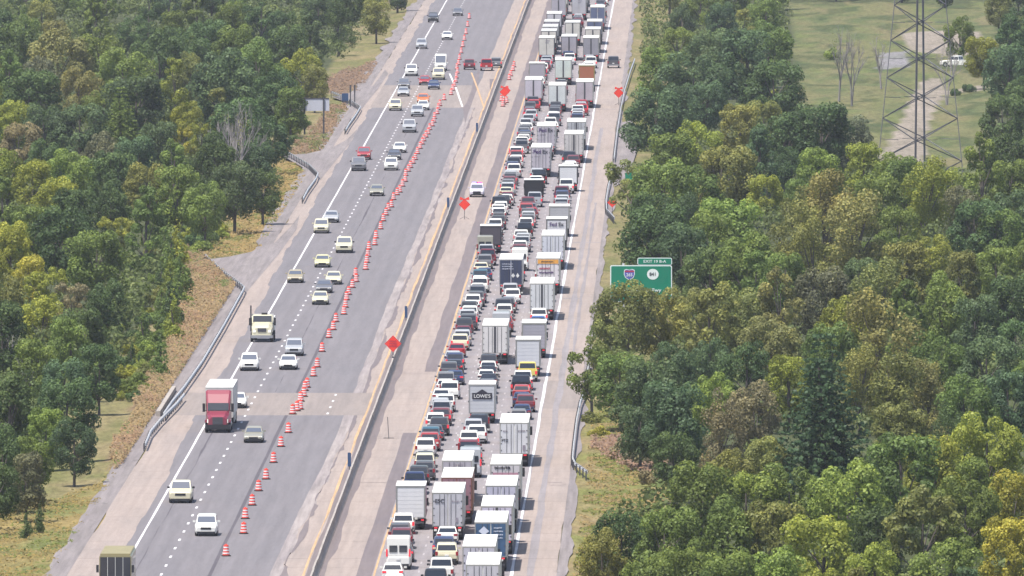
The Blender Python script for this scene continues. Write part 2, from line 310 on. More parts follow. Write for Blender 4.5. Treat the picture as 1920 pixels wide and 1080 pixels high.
def sheet_px(name, poly, z, m):
    b = MB(); p = [G(a, c, z) for a, c in poly]; b.add(p, [tuple(range(len(p)))]); return struct(link(name, b.mesh(name, M[m])))
sheet_px('gravel_apron', [(384, 487), (430, 481), (480, 470), (515, 455), (545, 425), (562, 402), (556, 430), (520, 480), (462, 548), (430, 520)], .012, 'gravel')
sheet_px('gravel_apron', [(528, 291), (575, 288), (620, 278), (650, 262), (672, 240), (655, 270), (600, 338), (575, 318)], .012, 'gravel')
sheet_px('gravel_apron', [(622, 181), (670, 176), (700, 160), (722, 130), (728, 138), (710, 165), (677, 206), (650, 192)], .012, 'gravel')
sheet_px('asphalt_patch', [(868, 203), (876, 190), (884, 168), (890, 140), (900, 132), (894, 168), (886, 190), (878, 212), (872, 232)], .016, 'dark_strip')
sheet_px('asphalt_patch', [(918, 148), (929, 148), (928, 176), (919, 178)], .016, 'dark_strip')
sheet_px('asphalt_patch', [(1162, 230), (1185, 225), (1200, 262), (1178, 335), (1152, 350), (1150, 300)], -.01, 'gravel')
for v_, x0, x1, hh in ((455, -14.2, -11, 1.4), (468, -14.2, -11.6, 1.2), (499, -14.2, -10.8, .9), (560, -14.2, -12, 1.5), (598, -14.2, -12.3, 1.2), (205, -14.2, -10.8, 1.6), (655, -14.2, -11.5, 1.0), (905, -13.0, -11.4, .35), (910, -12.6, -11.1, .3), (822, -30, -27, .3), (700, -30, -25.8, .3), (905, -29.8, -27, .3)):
    strip('cross_band', x0, x1, YV(v_), YV(v_) + hh, .011, 'queue' if hh > .5 else 'dark_strip', jl=.3, jr=.5, step=.3, seed=int(v_))  # thin crosswise bands, darker than the shoulder concrete
for x_, a_, b_, w_ in ((-12.9, 1080, 240, .28), (-12.1, 700, 380, .16), (-45.0, 1080, 790, .04), (-41.0, 735, 210, .04)):
    strip('tyre_streak' if w_ > .1 else 'tar_seam', x_ - w_, x_ + w_, YV(a_), YV(b_), .0125, 'queue' if w_ > .1 else 'seam', jl=.12, jr=.12, seed=int(a_ + x_))
# painted markings
strip('edge_line', -46.2, -46.0, YN, YF, .018, 'line_w', jl=.02, jr=.02); 
strip('edge_line', -14.5, -14.28, YN, YF, .018, 'line_w', jl=.06, jr=.06, seed=3)
strip('yellow_line', -31.32, -31.12, YN, YF, .018, 'line_y', jl=.08, jr=.08); strip('yellow_line', -25.6, -25.42, YN, YF, .018, 'line_y', jl=.04, jr=.04)
def dashes(name, x, ya, yb, ph=0, ln=3.0, w=.1, m='line_w'):
    b = MB(); y = ya + ph
    while y < yb: b.quad((x - w, y, .019), (x + w, y, .019), (x + w, y + ln, .019), (x - w, y + ln, .019)); y += 12.2
    return struct(link(name, b.mesh(name, M[m])))
M['line_worn'] = mat('worn_road_paint', (.36, .33, .34), rough=.7)
dashes('lane_dashes', -42.75, YN, YF); dashes('lane_dashes', -21.95, YN, YF, 4, w=.07, m='line_worn'); dashes('lane_dashes', -18.25, YN, YF, 8, w=.07, m='line_worn'); dashes('lane_dashes', -34.9, SL0, SL1, 2)
def pxline(name, pts, wpx, m):
    b = MB()
    for (a, c), (d, e) in zip(pts, pts[1:]): b.quad(G(a - wpx, c, .02), G(a + wpx, c, .02), G(d + wpx, e, .02), G(d - wpx, e, .02))
    struct(link(name, b.mesh(name, M[m])))
pxline('taper_line', [(843, 138), (855, 165), (867, 200)], 1.6, 'line_w'); pxline('yellow_line', [(884, 136), (895, 165), (907, 200)], 1.5, 'line_y')
# ------------------------------------------------------------------ median barrier, guardrails
bar = link('concrete_barrier', None, None, (-30.3, 0, 0)); tag(bar, 'long concrete median barrier between the coned lanes and the queue', 'barrier')
def jersey(b):
    pr = [(-.3, 0), (-.3, .08), (-.13, .33), (-.08, .86), (.08, .86), (.13, .33), (.3, .08), (.3, 0)]
    b.loft([[(x, y, z) for x, z in pr] for y in (.04, 11.96)])
k = 0
for i in range(int((YF - YN) / 12)):
    o = part('barrier_section', 'jersey', jersey, 'barrier', bar, (random.uniform(-.02, .02), YN + i * 12, 0))
def guardrail(pts, label, post_gap=3.8, flare=0):
    """pts in world xy; W-beam on posts"""
    root = link('guardrail', None, None, (pts[0][0], pts[0][1], 0)); tag(root, label, 'guardrail')
    o = Vector((pts[0][0], pts[0][1], 0)); P = [Vector((p[0], p[1], 0)) - o for p in pts]; rings = []
    prof = [(0.0, .47), (.09, .52), (.0, .61), (.09, .71), (0, .79), (-.03, .79), (.05, .71), (-.04, .61), (.05, .52), (-.03, .47)]
    for i, p in enumerate(P):
        d = (P[min(i + 1, len(P) - 1)] - P[max(i - 1, 0)]).normalized(); nrm = Vector((d.y, -d.x, 0))
        rings.append([tuple(p + nrm * a + Vector((0, 0, z))) for a, z in prof])
    b = MB(); b.loft(rings); link('rail', b.mesh('rail', M['steel']), root)
    tot = 0; nxt = 0
    for p, q in zip(P, P[1:]):
        L_ = (q - p).length
        while nxt <= tot + L_:
            c = p + (q - p) * ((nxt - tot) / L_); part('post', 'gpost', lambda b: b.box(-.16, -.04, -.08, .08, -.4, .74), 'dsteel', root, tuple(c)); nxt += post_gap
        tot += L_
    return root
gp = lambda L: [(G(a, c).x, G(a, c).y) for a, c in L]
guardrail(gp([(272, 846), (282, 822), (300, 800), (330, 770), (345, 752)]), 'short left guardrail with twisted near end below the creek bridge')
guardrail(gp([(306, 790), (322, 766), (345, 738), (380, 688), (420, 620), (455, 556), (458, 549), (445, 538), (420, 520), (398, 500), (385, 488)]), 'long left guardrail curling round the lower gravel apron')
guardrail(gp([(568, 382), (577, 365), (592, 344), (596, 334), (580, 318), (555, 303), (532, 290)]), 'left guardrail curling round the middle gravel apron')
guardrail(gp([(648, 252), (655, 240), (668, 222), (676, 208), (660, 198), (640, 187), (622, 180)]), 'left guardrail below the white-backed sign curling round the far apron')
guardrail(gp([(1101, 898), (1090, 890), (1078, 882), (1073, 872), (1075, 850), (1081, 800), (1088, 765), (1096, 745), (1099, 716), (1105, 690)]), 'right guardrail with turned-out end beside the tan verge')
guardrail(gp([(1152, 418), (1145, 410), (1137, 402), (1136, 385), (1140, 360), (1150, 320)]), 'short right guardrail under the overhanging tree')
guardrail(gp([(1151, 305), (1156, 260), (1163, 215), (1170, 180), (1182, 140), (1190, 118)]), 'far right guardrail beside the diamond sign and the woods')
# bridge parapet stubs at the left side of the deck
o = link('bridge_wall', MB().box(-51.3, -50.9, SL0 - 2, SL1 + 4, -1.0, .5).mesh('bridge_wall', M['barrier'])); tag(o, 'low concrete wingwall at the left edge of the creek bridge', 'wall')
# ------------------------------------------------------------------ vehicles
WHITE = (.72, .71, .67); SILVER = (.38, .39, .41); GREY = (.15, .15, .165); BLACK = (.02, .02, .025); DKBLUE = (.025, .04, .11); RED = (.33, .02, .025); MAROON = (.14, .018, .03)
TEAL = (.02, .09, .14); TAN = (.36, .31, .21); YELLOW = (.62, .52, .14); OLIVE = (.28, .27, .22); ORANGE = (.62, .16, .04); BLUE = (.05, .10, .28); CREAM = (.60, .56, .40); DKGREY = (.075, .075, .085)
CN = {WHITE: 'white', SILVER: 'silver', GREY: 'grey', BLACK: 'black', DKBLUE: 'dark blue', RED: 'red', MAROON: 'maroon', TEAL: 'teal blue', TAN: 'tan', YELLOW: 'yellow', OLIVE: 'olive grey', ORANGE: 'orange', BLUE: 'blue', CREAM: 'cream', DKGREY: 'charcoal'}
# side profiles: L, W, H ; lower = (y, half width, bottom, top) ; cab = bottom y range, top y range, belt, half widths
SPEC = {
 'sedan': dict(L=4.8, W=1.84, H=1.46, belt=.98, hood=.80, tail=1.02, cb=(-1.85, 1.05), ct=(-1.05, .25), wy=1.42, r=.33),
 'hatch': dict(L=4.2, W=1.78, H=1.50, belt=.98, hood=.84, tail=1.0, cb=(-2.0, 1.0), ct=(-1.65, .25), wy=1.28, r=.32),
 'suv': dict(L=4.75, W=1.90, H=1.74, belt=1.12, hood=1.0, tail=1.12, cb=(-2.28, 1.0), ct=(-1.95, .35), wy=1.42, r=.37),
 'minivan': dict(L=5.1, W=1.98, H=1.78, belt=1.1, hood=.95, tail=1.1, cb=(-2.48, 1.4), ct=(-2.2, .55), wy=1.52, r=.35),
 'pickup': dict(L=5.8, W=2.0, H=1.92, belt=1.22, hood=1.12, tail=1.15, cb=(-.62, 1.25), ct=(-.42, .65), wy=1.83, r=.40),
 'van': dict(L=5.9, W=2.02, H=2.65, belt=1.25, hood=1.15, tail=1.25, cb=(-2.9, 2.1), ct=(-2.82, 1.2), wy=1.85, r=.36),
}
def wheel(parent, key, x, y, r, wd, rim=True, z=None):
    z = r if z is None else z
    def f(b): b.loft([[(xx, rr * math.cos(a), rr * math.sin(a)) for a in [2 * math.pi * k / 14 for k in range(14)]] for xx, rr in ((-wd / 2, r * .9), (-wd / 2 + .03, r), (wd / 2 - .03, r), (wd / 2, r * .9))])
    o = part('wheel', ('wh', r, wd), f, 'rubber', parent, (x, y, z))
    if rim:
        def g(b): b.loft([[(xx, rr * math.cos(a), rr * math.sin(a)) for a in [2 * math.pi * k / 12 for k in range(12)]] for xx, rr in ((-wd / 2 - .012, r * .6), (wd / 2 + .012, r * .6))])
        part('rim', ('rim', r, wd), g, 'rim', o)
    return o
def car(kind, color, loc, heading, lod=0, brake=False, extras=()):
    s = SPEC[kind]; L2 = s['L'] / 2; hw = s['W'] / 2; root = link({'suv': 'suv', 'pickup': 'pickup_truck', 'van': 'cargo_van', 'minivan': 'minivan', 'hatch': 'hatchback'}.get(kind, 'sedan_car'), None, None, loc, (0, 0, heading))
    wy, r, be = s['wy'], s['r'], s['belt']; tb = 1.12 if kind != 'pickup' else s['tail']
    def lower(b):
        st = []
        def sec(y, w_, zb, zt): st.append([(-w_ * .93, y, zb), (w_ * .93, y, zb), (w_, y, zb + .14), (w_ * 1.0, y, (zb + zt) / 2 + .05), (w_ * .97, y, zt - .1), (w_ * .88, y, zt), (-w_ * .88, y, zt), (-w_ * .97, y, zt - .1), (-w_, y, (zb + zt) / 2 + .05), (-w_, y, zb + .14)])
        cb0, cb1 = s['cb']; tl = s['tail']; hd = s['hood']
        sec(-L2, hw * .86, .42, tl - .28); sec(-L2 + .06, hw * .93, .34, tl - .06); sec(-L2 + .25, hw * .97, .3, tl)
        sec(-wy - r - .08, hw, .3, tl); sec(-wy - r * .8, hw, r * 1.6, tl); sec(-wy, hw, 2 * r + .04, tl + .0); sec(-wy + r * .8, hw, r * 1.6, be); sec(-wy + r + .08, hw, .26, be)
        sec(wy - r - .08, hw, .26, be if cb1 > wy - r else be * .5 + hd * .5 + .05); sec(wy - r * .8, hw, r * 1.6, hd + .08); sec(wy, hw, 2 * r + .03, hd + .04); sec(wy + r * .8, hw * .99, r * 1.6, hd)
        sec(wy + r + .06, hw * .97, .26, hd - .03); sec(L2 - .12, hw * .92, .26, hd - .12); sec(L2, hw * .80, .34, hd - .24); b.loft(st)
    if kind == 'pickup':
        def lower_p(b):
            st = []
            def sec(y, w_, zb, zt): st.append([(-w_ * .93, y, zb), (w_ * .93, y, zb), (w_, y, zb + .14), (w_, y, zt - .1), (w_ * .9, y, zt), (-w_ * .9, y, zt), (-w_, y, zt - .1), (-w_, y, zb + .14)])
            sec(-.62, hw, .34, 1.22); sec(wy - r - .08, hw, .34, 1.2); sec(wy - r * .8, hw, .7, 1.16); sec(wy, hw, .86, 1.13); sec(wy + r * .8, hw, .7, 1.1); sec(wy + r + .1, hw * .98, .34, 1.06); sec(L2 - .1, hw * .95, .34, 1.0); sec(L2, hw * .86, .4, .9); b.loft(st)
        part('body', 'pk_body', lower_p, 'paint', root, col=color)
        def bed(b):
            for sx in (-1, 1):
                a, c = sorted((sx * hw * .97, sx * (hw - .16)));
                b.box(a, c, -wy + r, -.66, .42, 1.16); b.box(a, c, -wy - r, -wy + r, .86, 1.16); b.box(a, c, -L2 + .08, -wy - r, .42, 1.16)
            b.box(-hw + .16, hw - .16, -L2 + .1, -.66, .6, .68)
        part('bed', 'pk_bed', bed, 'paint', root, col=color)
        part('tailgate', 'pk_gate', lambda b: b.box(-hw + .12, hw - .12, -L2 + .0, -L2 + .09, .62, 1.14, .03), 'paint', root, col=color)
        if 'cover' in extras: part('bed_cover', 'pk_cov', lambda b: b.box(-hw + .1, hw - .1, -L2 + .1, -.66, 1.16, 1.2), 'black', root)
    else: part('body', (kind, 'body'), lower, 'paint', root, col=color)
    cb0, cb1 = s['cb']; ct0, ct1 = s['ct']; Hh = s['H']; bw = hw * .90; tw = hw * (.72 if kind in ('sedan', 'hatch') else .78 if kind != 'van' else .88)
    zb = be - .04
    def cabin(b):
        rings = []
        for z, y0, y1, w_ in ((zb, cb0, cb1, bw), (Hh - .09, ct0 - (ct0 - cb0) * .06, ct1 + (cb1 - ct1) * .08, tw + .03), (Hh - .02, ct0 + .12, ct1 - .1, tw - .06), (Hh, ct0 + .35, ct1 - .35, tw - .25)):
            rings.append([(-w_, y0, z), (w_, y0, z), (w_, y1, z), (-w_, y1, z)])
        b.loft(rings)
    part('cabin', (kind, 'cabin'), cabin, 'paint', root, col=color)
    zt = Hh - .11
    def face(y0, y1, w0, w1, a0, a1, lo=.12, hi=.93):      # glass on the front/rear face between belt and roof
        sg = 1 if y0 > 0 and a0 else -1; pts = []
        def at(t, sx): return Vector((sx * (w0 + (w1 - w0) * t) * .90, y0 + (y1 - y0) * t, zb + (zt - zb) * t))
        pts = [at(lo, -1), at(lo, 1), at(hi, 1), at(hi, -1)]
        nn = Vector((0, (zt - zb), (y0 - y1))).normalized() * 1
        if (nn.y > 0) != (sg > 0): nn = -nn
        return pts, nn
    fy1 = ct1 + (cb1 - ct1) * .08; ry1 = ct0 - (ct0 - cb0) * .06
    part('windshield', (kind, 'ws'), lambda b: b.slab(*face(cb1, fy1, bw, tw + .03, 1, 0, .08), .018), 'sky_glass' if lod < 9 else 'glass', root)
    rl = .5 if kind == 'van' else .16
    if kind == 'van':
        for sx in (-1, 1): part('rear_window', ('van', 'rw', sx), lambda b: b.box(min(sx * .08, sx * .72), max(sx * .08, sx * .72), cb0 - .03, cb0 + .02, 1.45, 2.0), 'glass', root)
    else: part('rear_window', (kind, 'rw'), lambda b: b.slab(*face(cb0, ry1, bw, tw + .03, 0, 0, rl), .018), 'glass', root)
    for sx in (-1, 1):
        segs = ((.04, .48), (.52, .94)) if kind != 'van' else ((.70, .93),)
        for q, (a0, a1) in enumerate(segs):
            def side(b):
                def at(t, q_): y = (cb0 + (cb1 - cb0) * q_) * (1 - t) + (ry1 + (fy1 - ry1) * q_) * t; return Vector((sx * (bw + (tw + .03 - bw) * t), y, zb + (zt - zb) * t))
                b.slab([at(.12, a0), at(.12, a1), at(.9, a1), at(.9, a0)], (sx * .95, 0, .3), .016)
            if lod < 2: part('side_window', (kind, 'sw', sx, q), side, 'glass', root)
    for sx in (-1, 1):
        for sy in (-1, 1): wheel(root, 0, sx * (hw - .13), sy * wy, r, .24, rim=lod < 1)
        hl = s['hood'] if kind != 'pickup' else 1.1
        part('headlight', (kind, 'hl', sx), lambda b: b.slab([(sx * hw * .50, L2 - .035, hl - .30), (sx * hw * .88, L2 - .13, hl - .27), (sx * hw * .88, L2 - .15, hl - .13), (sx * hw * .50, L2 - .055, hl - .20)], (0, 1, 0), .045), 'lamp', root)
        tz = s['tail']; big = kind in ('suv', 'minivan', 'pickup', 'van')
        def tl(b):
            if kind in ('minivan', 'van'): b.box(*sorted((sx * hw * .86, sx * hw * .99)), -L2 - .0, -L2 + .2, tz - .15, tz + .45)
            elif big: b.box(*sorted((sx * hw * .78, sx * hw * .985)), -L2 - .015, -L2 + .15, tz - .36, tz - .04)
            else: b.box(*sorted((sx * hw * .58, sx * hw * .93)), -L2 - .012, -L2 + .14, tz - .26, tz - .09)
        part('taillight', (kind, 'tl', sx), tl, 'tail' if brake else 'tail_off', root) if not brake else part('taillight', (kind, 'tlb', sx), tl, 'tail', root)
        if lod < 2: part('mirror', (kind, 'mir', sx), lambda b: b.box(*sorted((sx * (hw - .03), sx * (hw + .20))), cb1 - .45, cb1 - .30, be + .0, be + .16), 'black' if color[0] < .1 else 'paint', root, col=color)
    hl = s['hood'] if kind != 'pickup' else 1.1
    part('grille', (kind, 'gr'), lambda b: b.box(-hw * .46, hw * .46, L2 - .06, L2 + .02, hl - .42, hl - .22), 'black', root)
    part('bumper', (kind, 'bp'), lambda b: b.box(-hw * .82, hw * .82, L2 - .10, L2 + .03, .24, .42), 'black', root)
    if kind != 'pickup': part('rear_bumper', (kind, 'rb'), lambda b: b.box(-hw * .86, hw * .86, -L2 - .03, -L2 + .12, .32, .50), 'black', root)
    else: part('rear_bumper', (kind, 'rb'), lambda b: b.box(-hw * .93, hw * .93, -L2 - .12, -L2 + .02, .42, .60), 'rim', root)
    if lod < 2: part('license_plate', (kind, 'lp'), lambda b: b.box(-.16, .16, -L2 - .05, -L2 - .0, s['tail'] - .42, s['tail'] - .27), 'plate', root)
    if 'rack' in extras:
        def rk(b):
            for sx in (-1, 1): b.box(sx * tw * .8 - .03, sx * tw * .8 + .03, ct0 + .2, ct1 - .2, Hh - .02, Hh + .06)
        part('roof_rack', (kind, 'rack'), rk, 'black', root)
    if 'police' in extras:
        def lb(b, x0, x1): b.box(x0, x1, -.35, -.1, Hh - .01, Hh + .14)
        part('beacon', 'pol_r', lambda b: lb(b, -.62, -.1), 'red_beacon', root); part('beacon', 'pol_b', lambda b: lb(b, .1, .62), 'blue_beacon', root); part('light_bar', 'pol_c', lambda b: lb(b, -.1, .1), 'black', root)
        part('push_bar', 'pol_p', lambda b: b.box(-.5, .5, L2 + .03, L2 + .10, .3, .8), 'black', root)
    return root
def marks(b, x, z, w, rows, h=.12, seed=1, y=-.02):          # rows of illegible lettering as separate short strokes
    rr = random.Random(seed)
    for i in range(rows):
        xx = x; zz = z - i * h * 2.1
        end = x + w * rr.uniform(.65, 1)
        while xx < end:
            l = rr.uniform(.05, .12); b.box(xx, xx + l, y - .012, y, zz + rr.uniform(0, h * .3), zz + h * rr.uniform(.7, 1)); xx += l + .035
def tractor(root, color, y0, conv=True, sleeper=True, fairing=True, stacks=False):
    """semi tractor; y0 = back of the cab frame; front of the bumper is y0 + 6.6"""
    part('chassis', ('tr', 'ch'), lambda b: b.box(-.45, .45, 0, 6.2, .55, .9), 'dsteel', root, (0, y0, 0))
    for yy in (.7, 2.0):
        for sx in (-1, 1): wheel(root, 0, sx * .95, y0 + yy, .5, .56, rim=False)
    for sx in (-1, 1): wheel(root, 0, sx * 1.05, y0 + 5.5, .5, .3)
    def cab(b):
        def sec(y, w_, z0, z1): return [(-w_, y, z0), (w_, y, z0), (w_, y, z1 - .12), (w_ - .15, y, z1), (-w_ + .15, y, z1), (-w_, y, z1 - .12)]
        b.loft([sec(2.35, 1.2, .95, 3.9), sec(3.5, 1.2, .95, 3.9), sec(3.9, 1.15, .95, 3.55), sec(4.45, 1.08, .95, 2.75), sec(4.95, 1.04, .95, 1.98)])
    part('cab', ('tr', 'cab'), cab, 'paint', root, (0, y0, 0), col=color)
    def hood(b):
        b.loft([[(-w_, y, .75), (w_, y, .75), (w_, y, zt - .25), (w_ * .72, y, zt), (-w_ * .72, y, zt), (-w_, y, zt - .25)] for y, w_, zt in ((4.9, 1.08, 1.98), (5.6, 1.02, 1.85), (6.3, .92, 1.68), (6.55, .82, 1.5))])
    part('hood', ('tr', 'hood'), hood, 'paint', root, (0, y0, 0), col=color)
    part('windshield', ('tr', 'ws'), lambda b: b.slab([(-.98, 4.93, 2.04), (.98, 4.93, 2.04), (1.0, 4.47, 2.72), (-1.0, 4.47, 2.72)], (0, .8, .6), .03), 'glass', root, (0, y0, 0))
    part('grille', ('tr', 'gr'), lambda b: b.box(-.48, .48, 6.5, 6.62, .8, 1.5, .04), 'dsteel', root, (0, y0, 0))
    part('bumper', ('tr', 'bp'), lambda b: b.box(-1.18, 1.18, 6.2, 6.68, .35, .78, .05), 'black', root, (0, y0, 0))
    for sx in (-1, 1):
        part('headlight', ('tr', 'hl', sx), lambda b: b.slab([(sx * .62, 6.47, .95), (sx * .98, 6.25, .95), (sx * .98, 6.22, 1.3), (sx * .66, 6.45, 1.2)], (0, 1, 0), .06), 'lamp', root, (0, y0, 0))
        part('fender', ('tr', 'fd', sx), lambda b: b.box(*sorted((sx * .9, sx * 1.22)), 4.95, 6.2, .98, 1.25, .08), 'paint', root, (0, y0, 0), col=color)
        part('mirror', ('tr', 'mi', sx), lambda b: b.box(*sorted((sx * 1.22, sx * 1.48)), 4.5, 4.62, 1.9, 2.7).box(*sorted((sx * 1.05, sx * 1.25)), 4.5, 4.56, 2.0, 2.06), 'black', root, (0, y0, 0))
        part('side_window', ('tr', 'sw', sx), lambda b: b.slab([(sx * 1.19, 3.6, 2.0), (sx * 1.09, 4.5, 2.0), (sx * 1.13, 4.2, 2.65), (sx * 1.19, 3.6, 2.7)], (sx, 0, 0), .02), 'glass', root, (0, y0, 0))
        part('fuel_tank', ('tr', 'ft', sx), lambda b: b.tube((sx * .98, 2.6, .72), (sx * .98, 4.1, .72), .3, n=10), 'rim', root, (0, y0, 0))
        if stacks: part('exhaust_stack', ('tr', 'st', sx), lambda b: b.tube((sx * 1.28, 2.25, 1.0), (sx * 1.28, 2.25, 4.15), .08, n=8), 'rim', root, (0, y0, 0))
def rear_doors(root, W, z0, z1, color, y=0.0, rods=True, gap=.05, bar=None):
    hw = W / 2
    for sx in (-1, 1):
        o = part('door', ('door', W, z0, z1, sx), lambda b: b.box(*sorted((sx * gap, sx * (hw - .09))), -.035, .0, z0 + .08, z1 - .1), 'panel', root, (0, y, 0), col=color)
        if rods:
            for q in (.22, .62): part('lock_rod', ('rod', z0, z1), lambda b: b.tube((0, -.06, z0 + .1), (0, -.06, z1 - .12), .02, n=5), 'dsteel', o, (sx * (gap + q), 0, 0))
            part('hinge', ('hinge', z0, z1), lambda b: [b.box(-.05, .05, -.06, -.03, z0 + t, z0 + t + .08) for t in (.3, .9, 1.5, 2.1)], 'dsteel', o, (sx * (hw - .15), 0, 0))
    if bar: part('door_seal', ('bar', z0, z1, bar), lambda b: b.box(-bar / 2, bar / 2, -.075, -.0, z0 + .08, z1 - .1), 'dsteel', root, (0, y, 0))
def semi(loc, heading=0, rear=WHITE, side=WHITE, roof=WHITE, trac=WHITE, style='', L=16.1, lod=0, name='semi_truck', stacks=False):
    root = link(name, None, None, loc, (0, 0, heading)); W = 2.6; hw = 1.3; z0, z1 = 1.18, 4.05
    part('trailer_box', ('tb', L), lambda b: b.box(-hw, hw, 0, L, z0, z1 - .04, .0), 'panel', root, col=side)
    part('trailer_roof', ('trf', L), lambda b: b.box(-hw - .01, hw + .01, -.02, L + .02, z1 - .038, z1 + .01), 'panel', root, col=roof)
    def frame(b):
        for sx in (-1, 1): b.box(*sorted((sx * (hw - .085), sx * (hw + .008))), -.05, .05, z0, z1 - .04)
        b.box(-hw + .09, hw - .09, -.05, .05, z0, z0 + .08); b.box(-hw + .09, hw - .09, -.05, .05, z1 - .14, z1 - .04)
    part('door_frame', 'tbf', frame, 'panel', root, col=tuple(c * .38 for c in side))
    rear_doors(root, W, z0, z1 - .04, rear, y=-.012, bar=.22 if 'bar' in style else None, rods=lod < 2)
    def und(b):
        b.box(-1.15, 1.15, -.02, .06, .5, .62)
        for sx in (-1, 1): b.box(sx * .6 - .05, sx * .6 + .05, -.0, .08, .6, z0)
        for sx in (-1, 1): b.box(sx * .5 - .06, sx * .5 + .06, .1, 4.2, .85, z0)
    part('underride_guard', 'und', und, 'dsteel', root)
    for yy in (1.6, 2.9):
        for sx in (-1, 1): wheel(root, 0, sx * .97, yy, .5, .56, rim=False)
    for sx in (-1, 1):
        part('mud_flap', ('mf', sx), lambda b: b.box(sx * .97 - .28, sx * .97 + .28, .75, .78, .3, 1.1), 'black', root)
        part('taillight', ('ttl', sx), lambda b: b.box(sx * 1.0 - .14, sx * 1.0 + .14, -.08, -.04, z0 - .16, z0 - .04), 'tail', root)
        part('side_skirt', ('ssk', sx, L), lambda b: b.box(*sorted((sx * (hw - .05), sx * (hw - .02))), 4.4, L - 4.2, .5, z0), 'panel', root, col=tuple(c * .6 for c in side))
    tractor(root, trac, L - 1.1, stacks=stacks)
    zt = z1; y = -.075
    if 'fedex' in style:
        lettering('Fed', .72, 'purple', root, (-.48, y, zt - .62), sx=1.05); lettering('Ex', .72, 'ink', root, (.55, y, zt - .62), sx=1.05)
        part('lettering', 'fx_sub', lambda b: marks(b, -.9, zt - 1.25, 1.2, 1, .1, 3, y), 'grey_ink', root)
    if 'esc' in style:
        lettering('ESC', .48, 'ink', root, (-.68, y, zt - .75)); part('lettering', 'esc2', lambda b: marks(b, .35, zt - .82, .7, 1, .14, 5, y), 'grey_ink', root)
        part('placard', 'esc3', lambda b: b.box(.66, .86, y - .02, y, z0 + .35, z0 + .75), 'grey_ink', root)
    if 'ftz' in style:
        lettering('FTZ', .36, 'ink', root, (-.85, y, zt - 1.65)); part('lettering', 'ftz2', lambda b: marks(b, .35, zt - .85, .7, 1, .16, 6, y).__class__ and marks(b, -1.0, zt - .85, .5, 1, .12, 8, y), 'grey_ink', root)
        part('vent_panel', 'ftz4', lambda b: b.box(.78, 1.02, y - .02, y, z0 + .3, z0 + .8), 'grey_ink', root)
    if 'band' in style:
        part('band', 'bd1', lambda b: b.box(-1.16, 1.16, y - .01, y + .01, zt - .62, zt - .16), 'amber_paint', root)
        part('lettering', 'bd2', lambda b: (marks(b, -.75, zt - .5, 1.6, 1, .2, 9, y - .012)), 'ink', root)
        part('lettering', 'bd3', lambda b: marks(b, -1.0, zt - 1.3, 1.4, 1, .26, 10, y), 'red_ink', root); part('lettering', 'bd4', lambda b: marks(b, -1.0, zt - 1.75, 1.9, 2, .26, 11, y), 'purple', root)
    if 'lines' in style:
        part('lettering', 'ln1', lambda b: marks(b, -1.0, zt - .6, 1.5, 3, .13, 12, y), 'pale_ink', root)
        for q in (.25, .75): part('emblem', 'ln2', lambda b: b.add([(-.2, y - .01, 2.2), (0, y - .01, 1.95), (.2, y - .01, 2.2), (0, y - .01, 2.5)], [(0, 1, 2, 3)]), 'plate', root, (q, 0, 0))
    if 'arch' in style:
        part('lettering', 'ar1', lambda b: marks(b, -.95, zt - .45, 2.0, 1, .24, 14, y), 'ink', root)
        part('band', 'ar2', lambda b: b.box(-1.1, 1.1, y - .01, y + .01, zt - 1.4, zt - .75), 'pink_paint', root)
    if 'faint' in style: part('lettering', 'fa1', lambda b: marks(b, -.2, zt - .5, .7, 2, .16, 15, y), 'grey_ink', root)
    if 'diamond' in style:
        part('emblem', 'di1', lambda b: b.add([(-.98, y - .02, zt - .75), (-.55, y - .02, zt - 1.1), (-.12, y - .02, zt - .75), (-.55, y - .02, zt - .35)], [(0, 1, 2, 3)]), 'pale_ink', root)
        part('emblem', 'di2', lambda b: b.add([(-1.2, y - .015, zt - 2.1), (.3, y - .015, zt - 2.1), (-.1, y - .015, zt - 1.5), (-.5, y - .015, zt - 1.0), (-.9, y - .015, zt - 1.5)], [(0, 1, 2, 3, 4)]), 'red_ink', root)
        part('lettering', 'di3', lambda b: marks(b, .25, zt - .55, .8, 4, .13, 16, y), 'pale_ink', root)
    return root
M['amber_paint'] = mat('amber_paint', (.75, .36, .07), rough=.5); M['pink_paint'] = mat('pink_paint', (.42, .22, .28), rough=.5)
